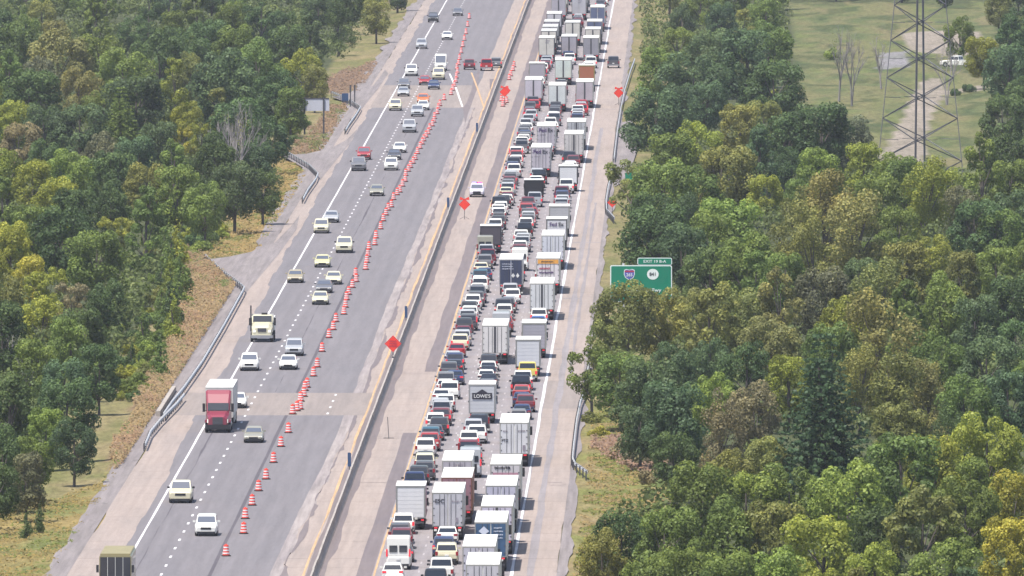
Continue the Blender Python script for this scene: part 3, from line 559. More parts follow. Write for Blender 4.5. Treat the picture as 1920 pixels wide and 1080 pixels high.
def box_truck(loc, heading=0, rear=WHITE, side=WHITE, roof=WHITE, cabc=WHITE, style='', L=7.2, H_=3.8, low=1.0, W=2.5):
    root = link('box_truck', None, None, loc, (0, 0, heading)); hw = W / 2
    part('cargo_box', ('bb', L, H_, W, low), lambda b: b.box(-hw, hw, 0, L, low, H_ - .05), 'panel', root, col=side)
    part('box_roof', ('br', L, H_, W), lambda b: b.box(-hw - .015, hw + .015, -.03, L + .02, H_ - .047, H_), 'panel', root, col=roof)
    def fr(b):
        for sx in (-1, 1): b.box(*sorted((sx * (hw - .12), sx * (hw + .008))), -.05, .04, low, H_ - .05)
        b.box(-hw + .125, hw - .125, -.05, .04, H_ - .2, H_ - .05); b.box(-hw + .125, hw - .125, -.05, .04, low, low + .08)
    part('door_frame', ('bf', H_, W, low), fr, 'panel', root, col=tuple(c * .35 for c in side))
    n_ = 7; h = (H_ - .22 - low - .1) / n_
    door = part('roll_door', ('rd', H_, W, low), lambda b: b.box(-hw + .13, hw - .13, -.012, .01, low + .09, H_ - .21), 'panel', root, col=rear)
    for i in range(n_): part('door_panel', ('dp', H_, W, low), lambda b: b.box(-hw + .14, hw - .14, -.03, -.014, .012, h - .012), 'panel', door, (0, 0, low + .1 + i * h), col=rear)
    part('bumper', ('bbp', W), lambda b: b.box(-hw * .9, hw * .9, -.12, .05, .55, .72), 'dsteel', root)
    part('chassis', ('bch', L, low), lambda b: b.box(-.45, .45, .05, L + 1.6, .55, low), 'dsteel', root)
    for sx in (-1, 1):
        wheel(root, 0, sx * .9, 1.9, .44, .5, rim=False); wheel(root, 0, sx * 1.0, L + 1.0, .44, .28)
        part('mud_flap', ('bmf', sx), lambda b: b.box(sx * .9 - .26, sx * .9 + .26, 1.2, 1.23, .2, .95), 'black', root)
        part('taillight', ('btl', sx, low), lambda b: b.box(sx * 1.0 - .12, sx * 1.0 + .12, -.09, -.05, low - .2, low - .08), 'tail', root)
        part('mirror', ('bmi', sx, L), lambda b: b.box(*sorted((sx * 1.12, sx * 1.38)), L + .8, L + .9, 1.7, 2.3).box(*sorted((sx * .95, sx * 1.15)), L + .82, L + .88, 1.8, 1.86), 'black', root)
    def cab(b):
        b.loft([[(-w_, L + y, z0), (w_, L + y, z0), (w_, L + y, zt - .1), (w_ - .12, L + y, zt), (-w_ + .12, L + y, zt), (-w_, L + y, zt - .1)] for y, w_, z0, zt in ((.1, 1.02, .7, 2.35), (.8, 1.02, .7, 2.35), (1.35, .98, .7, 1.55), (2.0, .92, .7, 1.4), (2.2, .85, .7, 1.15))])
    part('cab', ('bcab', L), cab, 'paint', root, col=cabc)
    part('windshield', ('bws', L), lambda b: b.slab([(-.9, L + 1.33, 1.6), (.9, L + 1.33, 1.6), (.88, L + .85, 2.25), (-.88, L + .85, 2.25)], (0, .8, .6), .03), 'glass', root)
    for sx in (-1, 1): part('headlight', ('bhl', sx, L), lambda b: b.box(*sorted((sx * .55, sx * .82)), L + 2.1, L + 2.22, .85, 1.05), 'lamp', root)
    part('grille', ('bgr', L), lambda b: b.box(-.5, .5, L + 2.12, L + 2.23, .8, 1.1), 'black', root)
    y = -.075
    if 'lowes' in style:
        part('emblem', 'lw1', lambda b: b.slab([(-.95, y, 2.35), (.95, y, 2.35), (.95, y, 2.95), (.55, y, 2.95), (.0, y, 3.3), (-.55, y, 2.95), (-.95, y, 2.95)], (0, -1, 0), .012), 'ink', root)
        lettering("LOWE'S", .46, 'plate', root, (0, y - .025, 2.63), sx=1.0)
    return root
# ---- where they stand: rows read off the photograph
LANE = {1: -23.7, 2: -20.05, 3: -16.35}
Q = []      # queue entries: dict(lane, y0, y1, make, desc)
def lane_of(x): return min(LANE, key=lambda k: abs(LANE[k] - x))
def q_truck(kind, u_, v_, desc, Ht=4.05, lane=None, **kw):
    p = G(u_, v_, Ht); ln = lane or lane_of(p.x); x = LANE[ln] + max(-.45, min(.45, p.x - LANE[ln]))
    Lf = {'semi': 22.0, 'box': 9.6}[kind] if 'L' not in kw else kw['L'] + (5.6 if kind == 'semi' else 2.3)
    Q.append(dict(lane=ln, x=x, y=p.y, len=Lf, kind=kind, kw=kw, desc=desc))
def q_car(kind, color, u_, v_, ex=(), lane=None, brake=None, desc=None):
    s = SPEC[kind]; p = G(u_, v_, s['H']); ln = lane or lane_of(p.x); x = LANE[ln] + max(-.5, min(.5, p.x - LANE[ln]))
    nm = {'sedan': 'sedan', 'suv': 'SUV', 'hatch': 'hatchback', 'pickup': 'pickup', 'van': 'cargo van', 'minivan': 'minivan'}[kind]
    Q.append(dict(lane=ln, x=x, y=p.y - s['L'] / 2, len=s['L'], kind=kind, color=color, ex=ex, brake=random.random() < .25 if brake is None else brake, desc=desc or f'{CN[color]} {nm}'))
DG = (.34, .32, .36); LG = (.43, .42, .45)  # truck rear greys, darkened to put the backs' shade into the colour
# middle lane trucks
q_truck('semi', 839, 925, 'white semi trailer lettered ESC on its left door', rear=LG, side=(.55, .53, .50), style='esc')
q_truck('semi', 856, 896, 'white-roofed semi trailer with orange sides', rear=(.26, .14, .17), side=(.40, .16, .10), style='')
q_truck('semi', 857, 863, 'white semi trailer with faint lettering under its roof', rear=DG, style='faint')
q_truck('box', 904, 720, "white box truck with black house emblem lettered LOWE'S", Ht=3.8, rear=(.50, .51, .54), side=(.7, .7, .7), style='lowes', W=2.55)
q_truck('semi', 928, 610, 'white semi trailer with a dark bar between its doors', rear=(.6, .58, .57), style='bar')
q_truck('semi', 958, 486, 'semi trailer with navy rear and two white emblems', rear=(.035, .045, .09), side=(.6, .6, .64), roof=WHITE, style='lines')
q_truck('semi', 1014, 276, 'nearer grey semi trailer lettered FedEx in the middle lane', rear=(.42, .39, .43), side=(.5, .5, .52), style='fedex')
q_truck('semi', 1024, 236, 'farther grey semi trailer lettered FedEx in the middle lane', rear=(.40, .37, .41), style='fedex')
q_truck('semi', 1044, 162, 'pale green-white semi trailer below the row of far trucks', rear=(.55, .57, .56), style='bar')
q_truck('semi', 1056, 112, 'tall pale semi trailer in the far middle lane', rear=(.5, .55, .53), style='bar', lane=2)
q_truck('box', 1001, 337, 'black box truck with a white roof edge', Ht=3.0, rear=BLACK, side=BLACK, roof=(.7, .7, .7), H_=3.0, L=4.6, lane=2)
# left lane trucks
q_truck('box', 770, 910, 'white box truck with grey roll-up door in the left lane', Ht=3.8, rear=(.60, .60, .62), side=(.62, .62, .62))
q_truck('box', 920, 423, 'charcoal box truck with pale roof', Ht=3.3, rear=(.07, .06, .075), side=(.10, .09, .11), H_=3.3, L=5.2)
q_truck('semi', 1000, 149, 'wide grey semi trailer with ribbed doors in the left lane', rear=(.45, .42, .47), style='bar', lane=1)
q_truck('box', 992, 118, 'white box truck beyond the wide grey trailer', Ht=3.6, rear=DG, H_=3.6, lane=1)
# right lane trucks
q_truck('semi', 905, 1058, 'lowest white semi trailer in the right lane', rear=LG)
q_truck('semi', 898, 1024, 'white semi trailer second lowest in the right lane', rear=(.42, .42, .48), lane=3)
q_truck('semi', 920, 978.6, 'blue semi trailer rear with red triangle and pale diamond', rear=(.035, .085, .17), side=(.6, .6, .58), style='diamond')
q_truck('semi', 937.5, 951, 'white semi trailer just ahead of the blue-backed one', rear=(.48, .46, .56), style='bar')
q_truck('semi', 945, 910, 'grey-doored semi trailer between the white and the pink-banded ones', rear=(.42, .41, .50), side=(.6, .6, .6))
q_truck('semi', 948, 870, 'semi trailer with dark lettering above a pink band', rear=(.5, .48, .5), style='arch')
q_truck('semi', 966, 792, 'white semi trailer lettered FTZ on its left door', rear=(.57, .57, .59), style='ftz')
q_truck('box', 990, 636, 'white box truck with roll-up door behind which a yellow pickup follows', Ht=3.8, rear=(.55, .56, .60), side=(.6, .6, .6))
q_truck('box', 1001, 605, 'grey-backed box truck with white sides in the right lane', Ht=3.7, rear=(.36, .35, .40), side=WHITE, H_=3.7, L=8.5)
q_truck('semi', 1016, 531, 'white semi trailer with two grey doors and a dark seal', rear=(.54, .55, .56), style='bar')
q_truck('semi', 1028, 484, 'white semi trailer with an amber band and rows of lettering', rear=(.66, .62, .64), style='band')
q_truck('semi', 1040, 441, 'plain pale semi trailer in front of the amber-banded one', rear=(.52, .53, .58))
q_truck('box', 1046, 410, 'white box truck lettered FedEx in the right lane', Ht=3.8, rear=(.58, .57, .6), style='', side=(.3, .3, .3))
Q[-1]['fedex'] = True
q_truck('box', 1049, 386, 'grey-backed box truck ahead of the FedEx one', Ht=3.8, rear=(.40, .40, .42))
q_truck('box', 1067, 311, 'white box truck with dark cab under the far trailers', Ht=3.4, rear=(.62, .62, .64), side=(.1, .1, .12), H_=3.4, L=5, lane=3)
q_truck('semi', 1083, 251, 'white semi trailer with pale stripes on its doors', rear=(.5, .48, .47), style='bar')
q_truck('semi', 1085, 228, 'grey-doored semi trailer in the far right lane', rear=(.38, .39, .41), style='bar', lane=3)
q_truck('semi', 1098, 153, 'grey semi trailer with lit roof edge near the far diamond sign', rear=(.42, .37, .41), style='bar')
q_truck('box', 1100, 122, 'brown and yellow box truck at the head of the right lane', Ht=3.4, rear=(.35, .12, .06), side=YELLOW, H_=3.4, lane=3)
# cars: left lane
for a in [('hatch', WHITE, 737, 1054), ('van', WHITE, 748, 1004), ('suv', MAROON, 753, 988), ('suv', DKGREY, 751, 979), ('suv', WHITE, 757, 961),
          ('pickup', DKBLUE, 774, 884), ('suv', BLACK, 786, 872), ('suv', CREAM, 797, 848), ('suv', WHITE, 796, 820), ('suv', TEAL, 808, 799), ('suv', BLACK, 824, 781),
          ('suv', MAROON, 828, 763), ('suv', SILVER, 826, 745), ('sedan', WHITE, 828, 728), ('sedan', WHITE, 835, 710), ('suv', GREY, 831, 696), ('suv', DKGREY, 836, 677), ('sedan', SILVER, 847, 657), ('sedan', RED, 857, 643),
          ('suv', CREAM, 863, 625), ('sedan', MAROON, 869, 610), ('suv', BLACK, 871, 595), ('suv', SILVER, 877, 579), ('sedan', WHITE, 885, 562), ('suv', DKGREY, 893, 545), ('sedan', WHITE, 896, 530), ('sedan', WHITE, 899, 516), ('suv', TEAL, 901, 504),
          ('sedan', CREAM, 902, 491), ('suv', GREY, 909, 476), ('van', OLIVE, 899, 441), ('suv', WHITE, 929, 409), ('hatch', DKGREY, 935, 397), ('suv', WHITE, 935, 382), ('pickup', BLACK, 934, 368),
          ('sedan', CREAM, 949, 350), ('suv', GREY, 953, 335), ('suv', DKBLUE, 961, 302), ('suv', SILVER, 958, 319), ('minivan', WHITE, 968, 290), ('minivan', WHITE, 968, 274), ('sedan', WHITE, 977, 259), ('suv', GREY, 985, 247),
          ('suv', WHITE, 988, 230), ('suv', SILVER, 991, 213), ('sedan', GREY, 993, 200), ('suv', DKGREY, 994, 190)]: q_car(*a, lane=1)
for a in [('pickup', WHITE, 828, 1045), ('suv', CREAM, 838, 1016), ('sedan', WHITE, 839, 986), ('van', SILVER, 882, 838), ('minivan', MAROON, 879, 823), ('suv', WHITE, 880, 806), ('suv', SILVER, 888, 784),
          ('sedan', WHITE, 912, 692), ('sedan', WHITE, 916, 676), ('suv', BLACK, 917, 663), ('van', SILVER, 940, 584), ('suv', WHITE, 946, 569), ('suv', DKGREY, 951, 557), ('suv', WHITE, 961, 540), ('suv', SILVER, 957, 530),
          ('van', WHITE, 975, 464), ('suv', WHITE, 975, 450), ('suv', SILVER, 981, 436), ('pickup', BLACK, 984, 417), ('suv', SILVER, 991, 395), ('suv', RED, 987, 380), ('suv', MAROON, 990, 368), ('hatch', SILVER, 1001, 353),
          ('suv', DKGREY, 1040, 200), ('suv', BLACK, 1042, 190)]: q_car(*a, lane=2)
for a in [('sedan', DKBLUE, 979, 757), ('suv', MAROON, 986, 738), ('hatch', RED, 978, 720), ('pickup', BLACK, 977, 703), ('suv', WHITE, 1011, 577), ('sedan', BLUE, 1009, 592), ('suv', DKBLUE, 1054, 356), ('pickup', WHITE, 1062, 335), ('sedan', WHITE, 1067, 322), ('suv', MAROON, 1080, 290), ('pickup', GREY, 1078, 275),
          ('suv', SILVER, 1089, 190)]: q_car(*a, lane=3)
q_car('pickup', YELLOW, 989, 678, lane=3, desc='yellow pickup')
# keep bumpers apart, then fill what the photograph's blur and banner hide
for ln in (1, 2, 3):
    qs = sorted([q for q in Q if q['lane'] == ln], key=lambda q: q['y'])
    for a, c in zip(qs, qs[1:]):
        if c['y'] < a['y'] + a['len'] + 1.5: c['y'] = a['y'] + a['len'] + 1.5
    ends = [YV(1120)] + [q['y'] + q['len'] for q in qs]; starts = [q['y'] for q in qs] + [YV(-20)]
    for e, s_ in zip(ends, starts):
        y = e + random.uniform(3, 6)
        while y < s_ - 7.5:
            far = PX(-20, y)[1] < 120
            if far and random.random() < .2 and s_ - y > 26:
                rc, rn = random.choice([(LG, 'pale grey'), (DG, 'grey'), ((.25, .24, .27), 'dark grey'), ((.5, .48, .44), 'cream'), ((.10, .12, .2), 'navy')])
                Q.append(dict(lane=ln, x=LANE[ln], y=y, len=22, kind='semi', kw=dict(rear=rc, side=random.choice([WHITE, GREY, (.45, .44, .42)]), roof=random.choice([WHITE, (.5, .5, .48), (.6, .58, .52)]), style=random.choice(['bar', '', 'faint', 'bar'])), desc=f'{rn}-backed trailer')); y += 22 + random.uniform(4, 10); continue
            kd = random.choices(['suv', 'sedan', 'pickup', 'hatch', 'minivan'], [5, 4, 2, 1, 1])[0]; cl = random.choices([WHITE, SILVER, BLACK, GREY, DKBLUE, MAROON, RED, DKGREY], [5, 3, 5, 3, 2, 2, 1, 3])[0]
            nm = {'sedan': 'sedan', 'suv': 'SUV', 'hatch': 'hatchback', 'pickup': 'pickup', 'minivan': 'minivan'}[kd]
            Q.append(dict(lane=ln, x=LANE[ln] + random.uniform(-.3, .3), y=y, len=SPEC[kd]['L'], kind=kd, color=cl, ex=(), brake=random.random() < .4, desc=f'{CN[cl]} {nm}')); y += SPEC[kd]['L'] + random.uniform(4.5, 9)
used = set()
LNAME = {1: 'left', 2: 'middle', 3: 'right'}
ORD = ['', 'second ', 'third ', 'fourth ', 'fifth ', 'sixth ', 'seventh ', 'eighth ', 'ninth ', 'tenth ', 'eleventh ', 'twelfth ', 'thirteenth ', 'fourteenth ', 'fifteenth ', 'sixteenth ', 'seventeenth ', 'eighteenth ', 'nineteenth ', 'twentieth ']
def short(d): return d if len(d.split()) <= 3 else ('box truck' if 'box truck' in d else 'semi trailer')
import collections
NB = {}
for ln in (1, 2, 3):
    qs = sorted([q for q in Q if q['lane'] == ln], key=lambda q: q['y'])
    for i, q in enumerate(qs): NB[id(q)] = (qs[i - 1] if i else None, qs[i + 1] if i + 1 < len(qs) else None)
cands = collections.Counter()
def cand(q):
    bk, ah = NB[id(q)]; d = q['desc']
    if len(d.split()) > 3: return [d]
    out = []
    if bk and ah: out.append(f"{d} in the {LNAME[q['lane']]} lane ahead of a {short(bk['desc'])} and behind a {short(ah['desc'])}")
    return out
for q in Q:
    for c in cand(q): cands[c] += 1
kindcount = collections.Counter()
for q in sorted(Q, key=lambda q: q['y']):
    kindcount[(q['desc'], q['lane'])] += 1; k = kindcount[(q['desc'], q['lane'])]
    c = [c for c in cand(q) if cands[c] == 1 and 3 < len(c.split()) <= 16]
    lab = c[0] if c else f"{q['desc']}, {ORD[k-1]}nearest of its kind in the {LNAME[q['lane']]} queue lane"
    assert lab not in used, lab
    used.add(lab); lod = 0 if q['y'] < 0 else (1 if q['y'] < 400 else 2)
    if q['kind'] == 'semi':
        o = semi((q['x'], q['y'], 0), lod=lod, trac=random.choice([WHITE, BLUE, RED, BLACK, WHITE]), **q['kw']); tag(o, lab, 'truck', 'trucks in the traffic queue')
    elif q['kind'] == 'box':
        o = box_truck((q['x'], q['y'], 0), **q['kw']); tag(o, lab, 'truck', 'trucks in the traffic queue')
        if q.get('fedex'): lettering('Fed', .62, 'purple', o, (-.42, -.075, 3.1)); lettering('Ex', .62, 'ink', o, (.5, -.075, 3.1))
    else:
        o = car(q['kind'], q['color'], (q['x'], q['y'] + q['len'] / 2, 0), random.uniform(-.01, .01), lod, q['brake'], q['ex']); tag(o, lab, {'pickup': 'pickup', 'van': 'van', 'minivan': 'van'}.get(q['kind'], 'car'), 'cars in the traffic queue')
# oncoming traffic (faces the camera)
def oncoming(kind, color, u_, vb, label, ex=()):
    p = G(u_, vb); s = SPEC[kind]; o = car(kind, color, (p.x, p.y + s['L'] / 2, 0), math.pi, 0 if vb > 400 else 1, False, ex)
    tag(o, label, {'pickup': 'pickup', 'van': 'van', 'minivan': 'van'}.get(kind, 'car'), 'oncoming traffic in the left lanes'); assert label not in used; used.add(label); return o
for a in [('suv', WHITE, 386, 1006, 'white SUV nearest the camera in the oncoming dashed-line lane'), ('pickup', CREAM, 338, 944, 'cream pickup with wide mirrors low in the leftmost lane'),
          ('sedan', OLIVE, 475, 831, 'olive grey sedan just below the tan bridge slab'), ('sedan', WHITE, 444, 766, 'white sedan partly hidden behind the maroon semi truck'),
          ('suv', WHITE, 467, 696, 'white SUV following the maroon semi in the leftmost lane'), ('sedan', WHITE, 540, 694, 'white sedan in the inner lane directly ahead of a silver SUV'), ('suv', SILVER, 551, 668, 'silver SUV close behind a white sedan beside the drums'),
          ('sedan', CREAM, 600, 572, 'cream sedan leading the close trio of cars beside the drums'), ('sedan', GREY, 607, 550, 'grey sedan in the middle of the close trio beside the drums'), ('sedan', CREAM, 625, 534, 'cream sedan at the back of the close trio beside the drums'),
          ('sedan', TAN, 553, 531, 'tan sedan on the edge line above the white dump truck'), ('sedan', (.55, .52, .30), 604, 502, 'yellow-green sedan alone above the close trio'), ('pickup', CREAM, 645, 475, 'cream pickup beside the drums above the yellow sedan'),
          ('suv', CREAM, 602, 438, 'cream SUV on the edge line just in front of a silver sedan'), ('sedan', SILVER, 621, 418, 'silver sedan tucked behind a cream SUV'), ('sedan', OLIVE, 706, 368, 'olive grey sedan alone in the inner lane at mid height'),
          ('pickup', GREY, 672, 321, 'grey pickup in front of the red SUV on the outer lane'), ('suv', RED, 682, 300, 'red SUV behind a grey pickup in the outer lane'), ('suv', WHITE, 733, 320, 'white SUV at the front of the trio below the lone silver pickup'),
          ('sedan', DKGREY, 739, 300, 'charcoal sedan between two white vehicles in the inner lane'), ('sedan', WHITE, 749, 287, 'white sedan behind a charcoal sedan in the inner lane'), ('pickup', SILVER, 767, 249, 'silver pickup alone beside the far drums'),
          ('suv', CREAM, 741, 208, 'cream SUV on the edge line near the far slab'), ('suv', SILVER, 782, 219, 'silver SUV with dark bumper at the far slab'), ('sedan', WHITE, 793, 207, 'white sedan just behind the silver SUV at the far slab'), ('sedan', ORANGE, 793, 194, 'orange sedan near the far slab'),
          ('sedan', SILVER, 756, 181, 'silver sedan in front of a grey SUV far up the outer lane'), ('suv', GREY, 757, 168, 'grey SUV behind a silver sedan far up the outer lane'), ('hatch', RED, 796, 160, 'red hatchback between the far lanes'), ('sedan', DKBLUE, 813, 168, 'dark blue sedan far up beside the drums'),
          ('pickup', CREAM, 822, 150, 'cream pickup beside the far drums with a van behind'), ('van', WHITE, 826, 133, 'white van behind the far cream pickup'), ('pickup', WHITE, 771, 143, 'white pickup highest in the outer oncoming lane'),
          ('suv', SILVER, 790, 92, 'silver SUV in outer lane beyond the highest white pickup'), ('sedan', WHITE, 838, 75, 'white sedan far beyond the drums in the inner lane'), ('suv', BLACK, 812, 42, 'black SUV farthest away in the outer oncoming lane'), ('sedan', GREY, 858, 30, 'grey sedan farthest away in the inner oncoming lane')]: oncoming(*a)
p = G(408, 812); o = semi((p.x, p.y + 21.6, 0), math.pi, trac=(.24, .035, .06), side=(.6, .58, .55), name='semi_truck'); tag(o, 'maroon semi truck pulling a white trailer toward the camera', 'truck')
# white dump truck
def dump_truck(loc, heading):
    root = link('dump_truck', None, None, loc, (0, 0, heading))
    part('chassis', 'dt0', lambda b: b.box(-.45, .45, -4, 3.2, .6, .95), 'dsteel', root)
    part('dump_body', 'dt1', lambda b: [b.box(-1.22, -1.14, -4.2, .6, 1.1, 2.5), b.box(1.14, 1.22, -4.2, .6, 1.1, 2.5), b.box(-1.14, 1.14, -4.2, .6, 1.1, 1.3), b.box(-1.14, 1.14, .5, .6, 1.3, 2.85), b.box(-1.14, 1.14, -4.2, -4.1, 1.3, 2.5)], 'panel', root, col=WHITE)
    part('load', 'dt1b', lambda b: b.loft([[(-1.1, y, 1.4), (1.1, y, 1.4), (.5, y, z), (-.5, y, z)] for y, z in ((-4, 2.2), (-2, 2.8), (0, 2.5))]), 'gravel', root)
    part('cab', 'dt2', lambda b: b.loft([[(-w_, y, .95), (w_, y, .95), (w_, y, z - .15), (w_ - .15, y, z), (-w_ + .15, y, z), (-w_, y, z - .15)] for y, w_, z in ((.8, 1.1, 2.8), (1.9, 1.1, 2.8), (2.4, 1.06, 2.05))]), 'paint', root, col=CREAM)
    part('hood', 'dt3', lambda b: b.loft([[(-w_, y, .75), (w_, y, .75), (w_, y, z - .3), (w_ * .7, y, z), (-w_ * .7, y, z), (-w_, y, z - .3)] for y, w_, z in ((2.38, 1.08, 2.05), (3.2, 1.1, 1.9), (3.9, 1.05, 1.75), (4.05, .9, 1.5))]), 'paint', root, col=CREAM)
    part('windshield', 'dt4', lambda b: b.slab([(-.98, 2.37, 2.08), (.98, 2.37, 2.08), (.96, 1.97, 2.7), (-.96, 1.97, 2.7)], (0, .85, .5), .03), 'glass', root)
    part('grille', 'dt5', lambda b: b.box(-.45, .45, 4.0, 4.1, 1.1, 1.5), 'dsteel', root); part('bumper', 'dt6', lambda b: b.box(-1.15, 1.15, 3.8, 4.2, .45, .75), 'rim', root)
    part('exhaust_stack', 'dt7', lambda b: b.tube((1.25, .7, 1.0), (1.25, .7, 3.75), .08, n=8), 'dsteel', root); part('beacon', 'dt8', lambda b: b.box(-.5, .1, 1.0, 1.3, 2.8, 3.0), 'black', root)
    for sx in (-1, 1):
        part('mirror', ('dt9', sx), lambda b: b.box(*sorted((sx * 1.2, sx * 1.42)), 2.0, 2.1, 1.7, 2.5).box(*sorted((sx * 1.05, sx * 1.25)), 2.0, 2.06, 1.9, 1.96), 'black', root)
        part('headlight', ('dt10', sx), lambda b: b.box(*sorted((sx * .65, sx * .95)), 3.95, 4.08, 1.05, 1.3), 'lamp', root); wheel(root, 0, sx * 1.05, 3.3, .52, .32)
        for yy in (-1.6, -2.9): wheel(root, 0, sx * .95, yy, .52, .56, rim=False)
    return root
p = G(491, 642); tag(dump_truck((p.x, p.y + 4.2, 0), math.pi), 'cream dump truck with tall exhaust stack and wide mirrors', 'truck')
# bus at the bottom edge
def bus(loc, heading):
    root = link('bus', None, None, loc, (0, 0, heading)); tanp = (.27, .235, .12)
    part('body', 'bus1', lambda b: b.box(-1.27, 1.27, -11, 0, .45, 3.25, .12), 'paint', root, col=tanp)
    part('roof', 'bus2', lambda b: b.box(-1.2, 1.2, -10.9, -.1, 3.25, 3.38, .05), 'panel', root, col=tanp)
    for i in range(4): part('windshield', ('bus3', i), lambda b: b.box(-1.2 + i * .61, -1.2 + i * .61 + .56, .0, .03, 1.5, 3.1), 'glass', root)
    for i in range(3): part('divider', ('bus4', i), lambda b: b.box(-.63 + i * .61, -.60 + i * .61, .0, .05, 1.5, 3.1), 'plate', root)
    for sx in (-1, 1):
        part('headlight', ('bus5', sx), lambda b: b.box(*sorted((sx * .8, sx * 1.1)), 0, .05, .8, 1.05), 'lamp', root)
        part('mirror', ('bus6', sx), lambda b: b.box(*sorted((sx * 1.3, sx * 1.5)), .1, .2, 1.9, 2.5), 'black', root)
        for i in range(6): part('side_window', ('bus7', sx, i), lambda b: b.box(*sorted((sx * 1.26, sx * 1.285)), -2.6 - i * 1.5, -1.3 - i * 1.5, 1.7, 2.6), 'glass', root)
        for yy in (-2.3, -8.4): wheel(root, 0, sx * 1.12, yy, .5, .32)
    part('bumper', 'bus8', lambda b: b.box(-1.2, 1.2, .0, .18, .4, .7), 'black', root)
    return root
p = G(216, 1040, 3.3); tag(bus((p.x, p.y, 0), math.pi), 'tan-roofed bus with a four-pane windshield at the bottom edge', 'bus')
# police SUV and far shoulder vehicles
o = car('suv', (.62, .58, .66), tuple(G(894, 370) + Vector((0, 2.4, 0))), math.pi, 0, False, ('police',)); tag(o, 'police SUV with red and blue beacons on the median shoulder', 'police car')
for kd, c, u_, vb, lb in (('suv', MAROON, 880, 131, 'maroon SUV parked left beyond the diagonal yellow line'), ('pickup', RED, 912, 133, 'red pickup parked right beyond the diagonal yellow line'), ('suv', GREY, 930, 128, 'grey SUV beside the red pickup at the far median')):
    p = G(u_, vb); o = car(kd, c, (p.x, p.y + 2.5, 0), 0, 1, True); tag(o, lb, 'pickup' if kd == 'pickup' else 'car')
p = G(1150, 128); o = car('pickup', DKGREY, (p.x, p.y + 3, 0), 0, 1); tag(o, 'charcoal pickup on the far right shoulder', 'pickup')
p = G(1796, 126); o = car('pickup', WHITE, tuple(p), 1.1, 0); tag(o, 'white pickup parked in the field by the pylon', 'pickup')
# ------------------------------------------------------------------ drums
def drum(loc, label, tilt=0):
    root = link('traffic_drum', None, None, loc, (0, 0, random.uniform(0, 6)))
    ring = lambda r, z: [(r * math.cos(2 * math.pi * k / 12), r * math.sin(2 * math.pi * k / 12), z) for k in range(12)]
    part('base', 'dr0', lambda b: b.loft([ring(.40, 0), ring(.40, .09), ring(.33, .10)]), 'rubber', root)
    part('body', 'dr1', lambda b: b.loft([ring(.30, .09), ring(.285, .33), ring(.25, .34), ring(.245, .60), ring(.22, .61), ring(.215, .86), ring(.19, .94), ring(.08, .96), ring(.07, 1.02)]), 'orange', root)
    for i, (z0, z1, r) in enumerate(((.20, .32, .295), (.44, .56, .255), (.68, .80, .228))): part('band', ('dr2', i), lambda b: b.loft([ring(r, z0), ring(r - .004, z1)]), 'reflect', root)
    tag(root, label, 'traffic drum', 'drums along the closed lane'); return root
DP = [(424, 1043), (457, 1001), (460, 973), (473, 948), (485, 921), (499, 899), (513, 868), (527, 838), (541, 812), (549, 777), (557, 771), (563, 768), (564, 753), (570, 744), (572, 733), (576, 727), (588, 706), (595, 689), (604, 660), (617, 634), (625, 619),
      (630, 604), (645, 590), (648, 577), (650, 563), (654, 553), (661, 540), (668, 529), (667, 518), (686, 506), (688, 493), (690, 482), (692, 468), (703, 460), (705, 447), (714, 430), (719, 415), (724, 404), (728, 395), (734, 389), (738, 375), (745, 366), (750, 361), (755, 350), (760, 341),
      (761, 330), (766, 322), (770, 315), (775, 307), (779, 300), (783, 289), (788, 279), (792, 271), (795, 265), (799, 258), (803, 252), (806, 244), (811, 237), (814, 230), (815, 223), (820, 214), (822, 206), (825, 199), (833, 188), (846, 178), (849, 170), (852, 163), (855, 155), (856, 147), (858, 138), (857, 130), (860, 122), (862, 112), (865, 100), (868, 88), (871, 76), (874, 64), (877, 50), (880, 35),
      (940, 190), (945, 196), (950, 193), (943, 200), (955, 150), (958, 143), (962, 133), (964, 126)]
DL = {'the cream pickup beside the drum row': (645, 475), 'the yellow-green sedan': (604, 502), 'the grey sedan of the close trio': (607, 545), 'the silver SUV close to the drums': (551, 668), 'the near end of the tan bridge slab': (549, 778), 'the far end of the tan bridge slab': (576, 737),
      'the lone olive grey sedan at mid height': (706, 368), 'the white SUV at mid height': (733, 320), 'the silver pickup alone beside the drums': (767, 249), 'the silver SUV at the far slab': (782, 219), 'the lower end of the white taper line': (867, 200), 'the upper end of the white taper line': (843, 138),
      'the far roll-up signs by the barrier': (946, 180), 'the farthest grey sedan': (858, 30), 'the maroon SUV beyond the yellow line': (880, 131), 'the orange diamond sign on the barrier': (737, 643), 'the round roll-up sign': (871, 384)}
rk = collections.defaultdict(list)
for ln_, (a, c) in DL.items():
    for k_, i in enumerate(sorted(range(9, len(DP)), key=lambda i: (DP[i][0] - a) ** 2 + (DP[i][1] - c) ** 2)): rk[i].append((k_, ln_))
taken = set()
for i, (a, c) in enumerate(DP):
    if i < 9: lb = f'orange and white drum, {ORD[i]}nearest the bottom of the drum row'
    else: k_, ln_ = min(q for q in rk[i]); lb = f'orange and white drum, {ORD[k_]}nearest to {ln_}'
    drum(tuple(G(a, c)), lb)
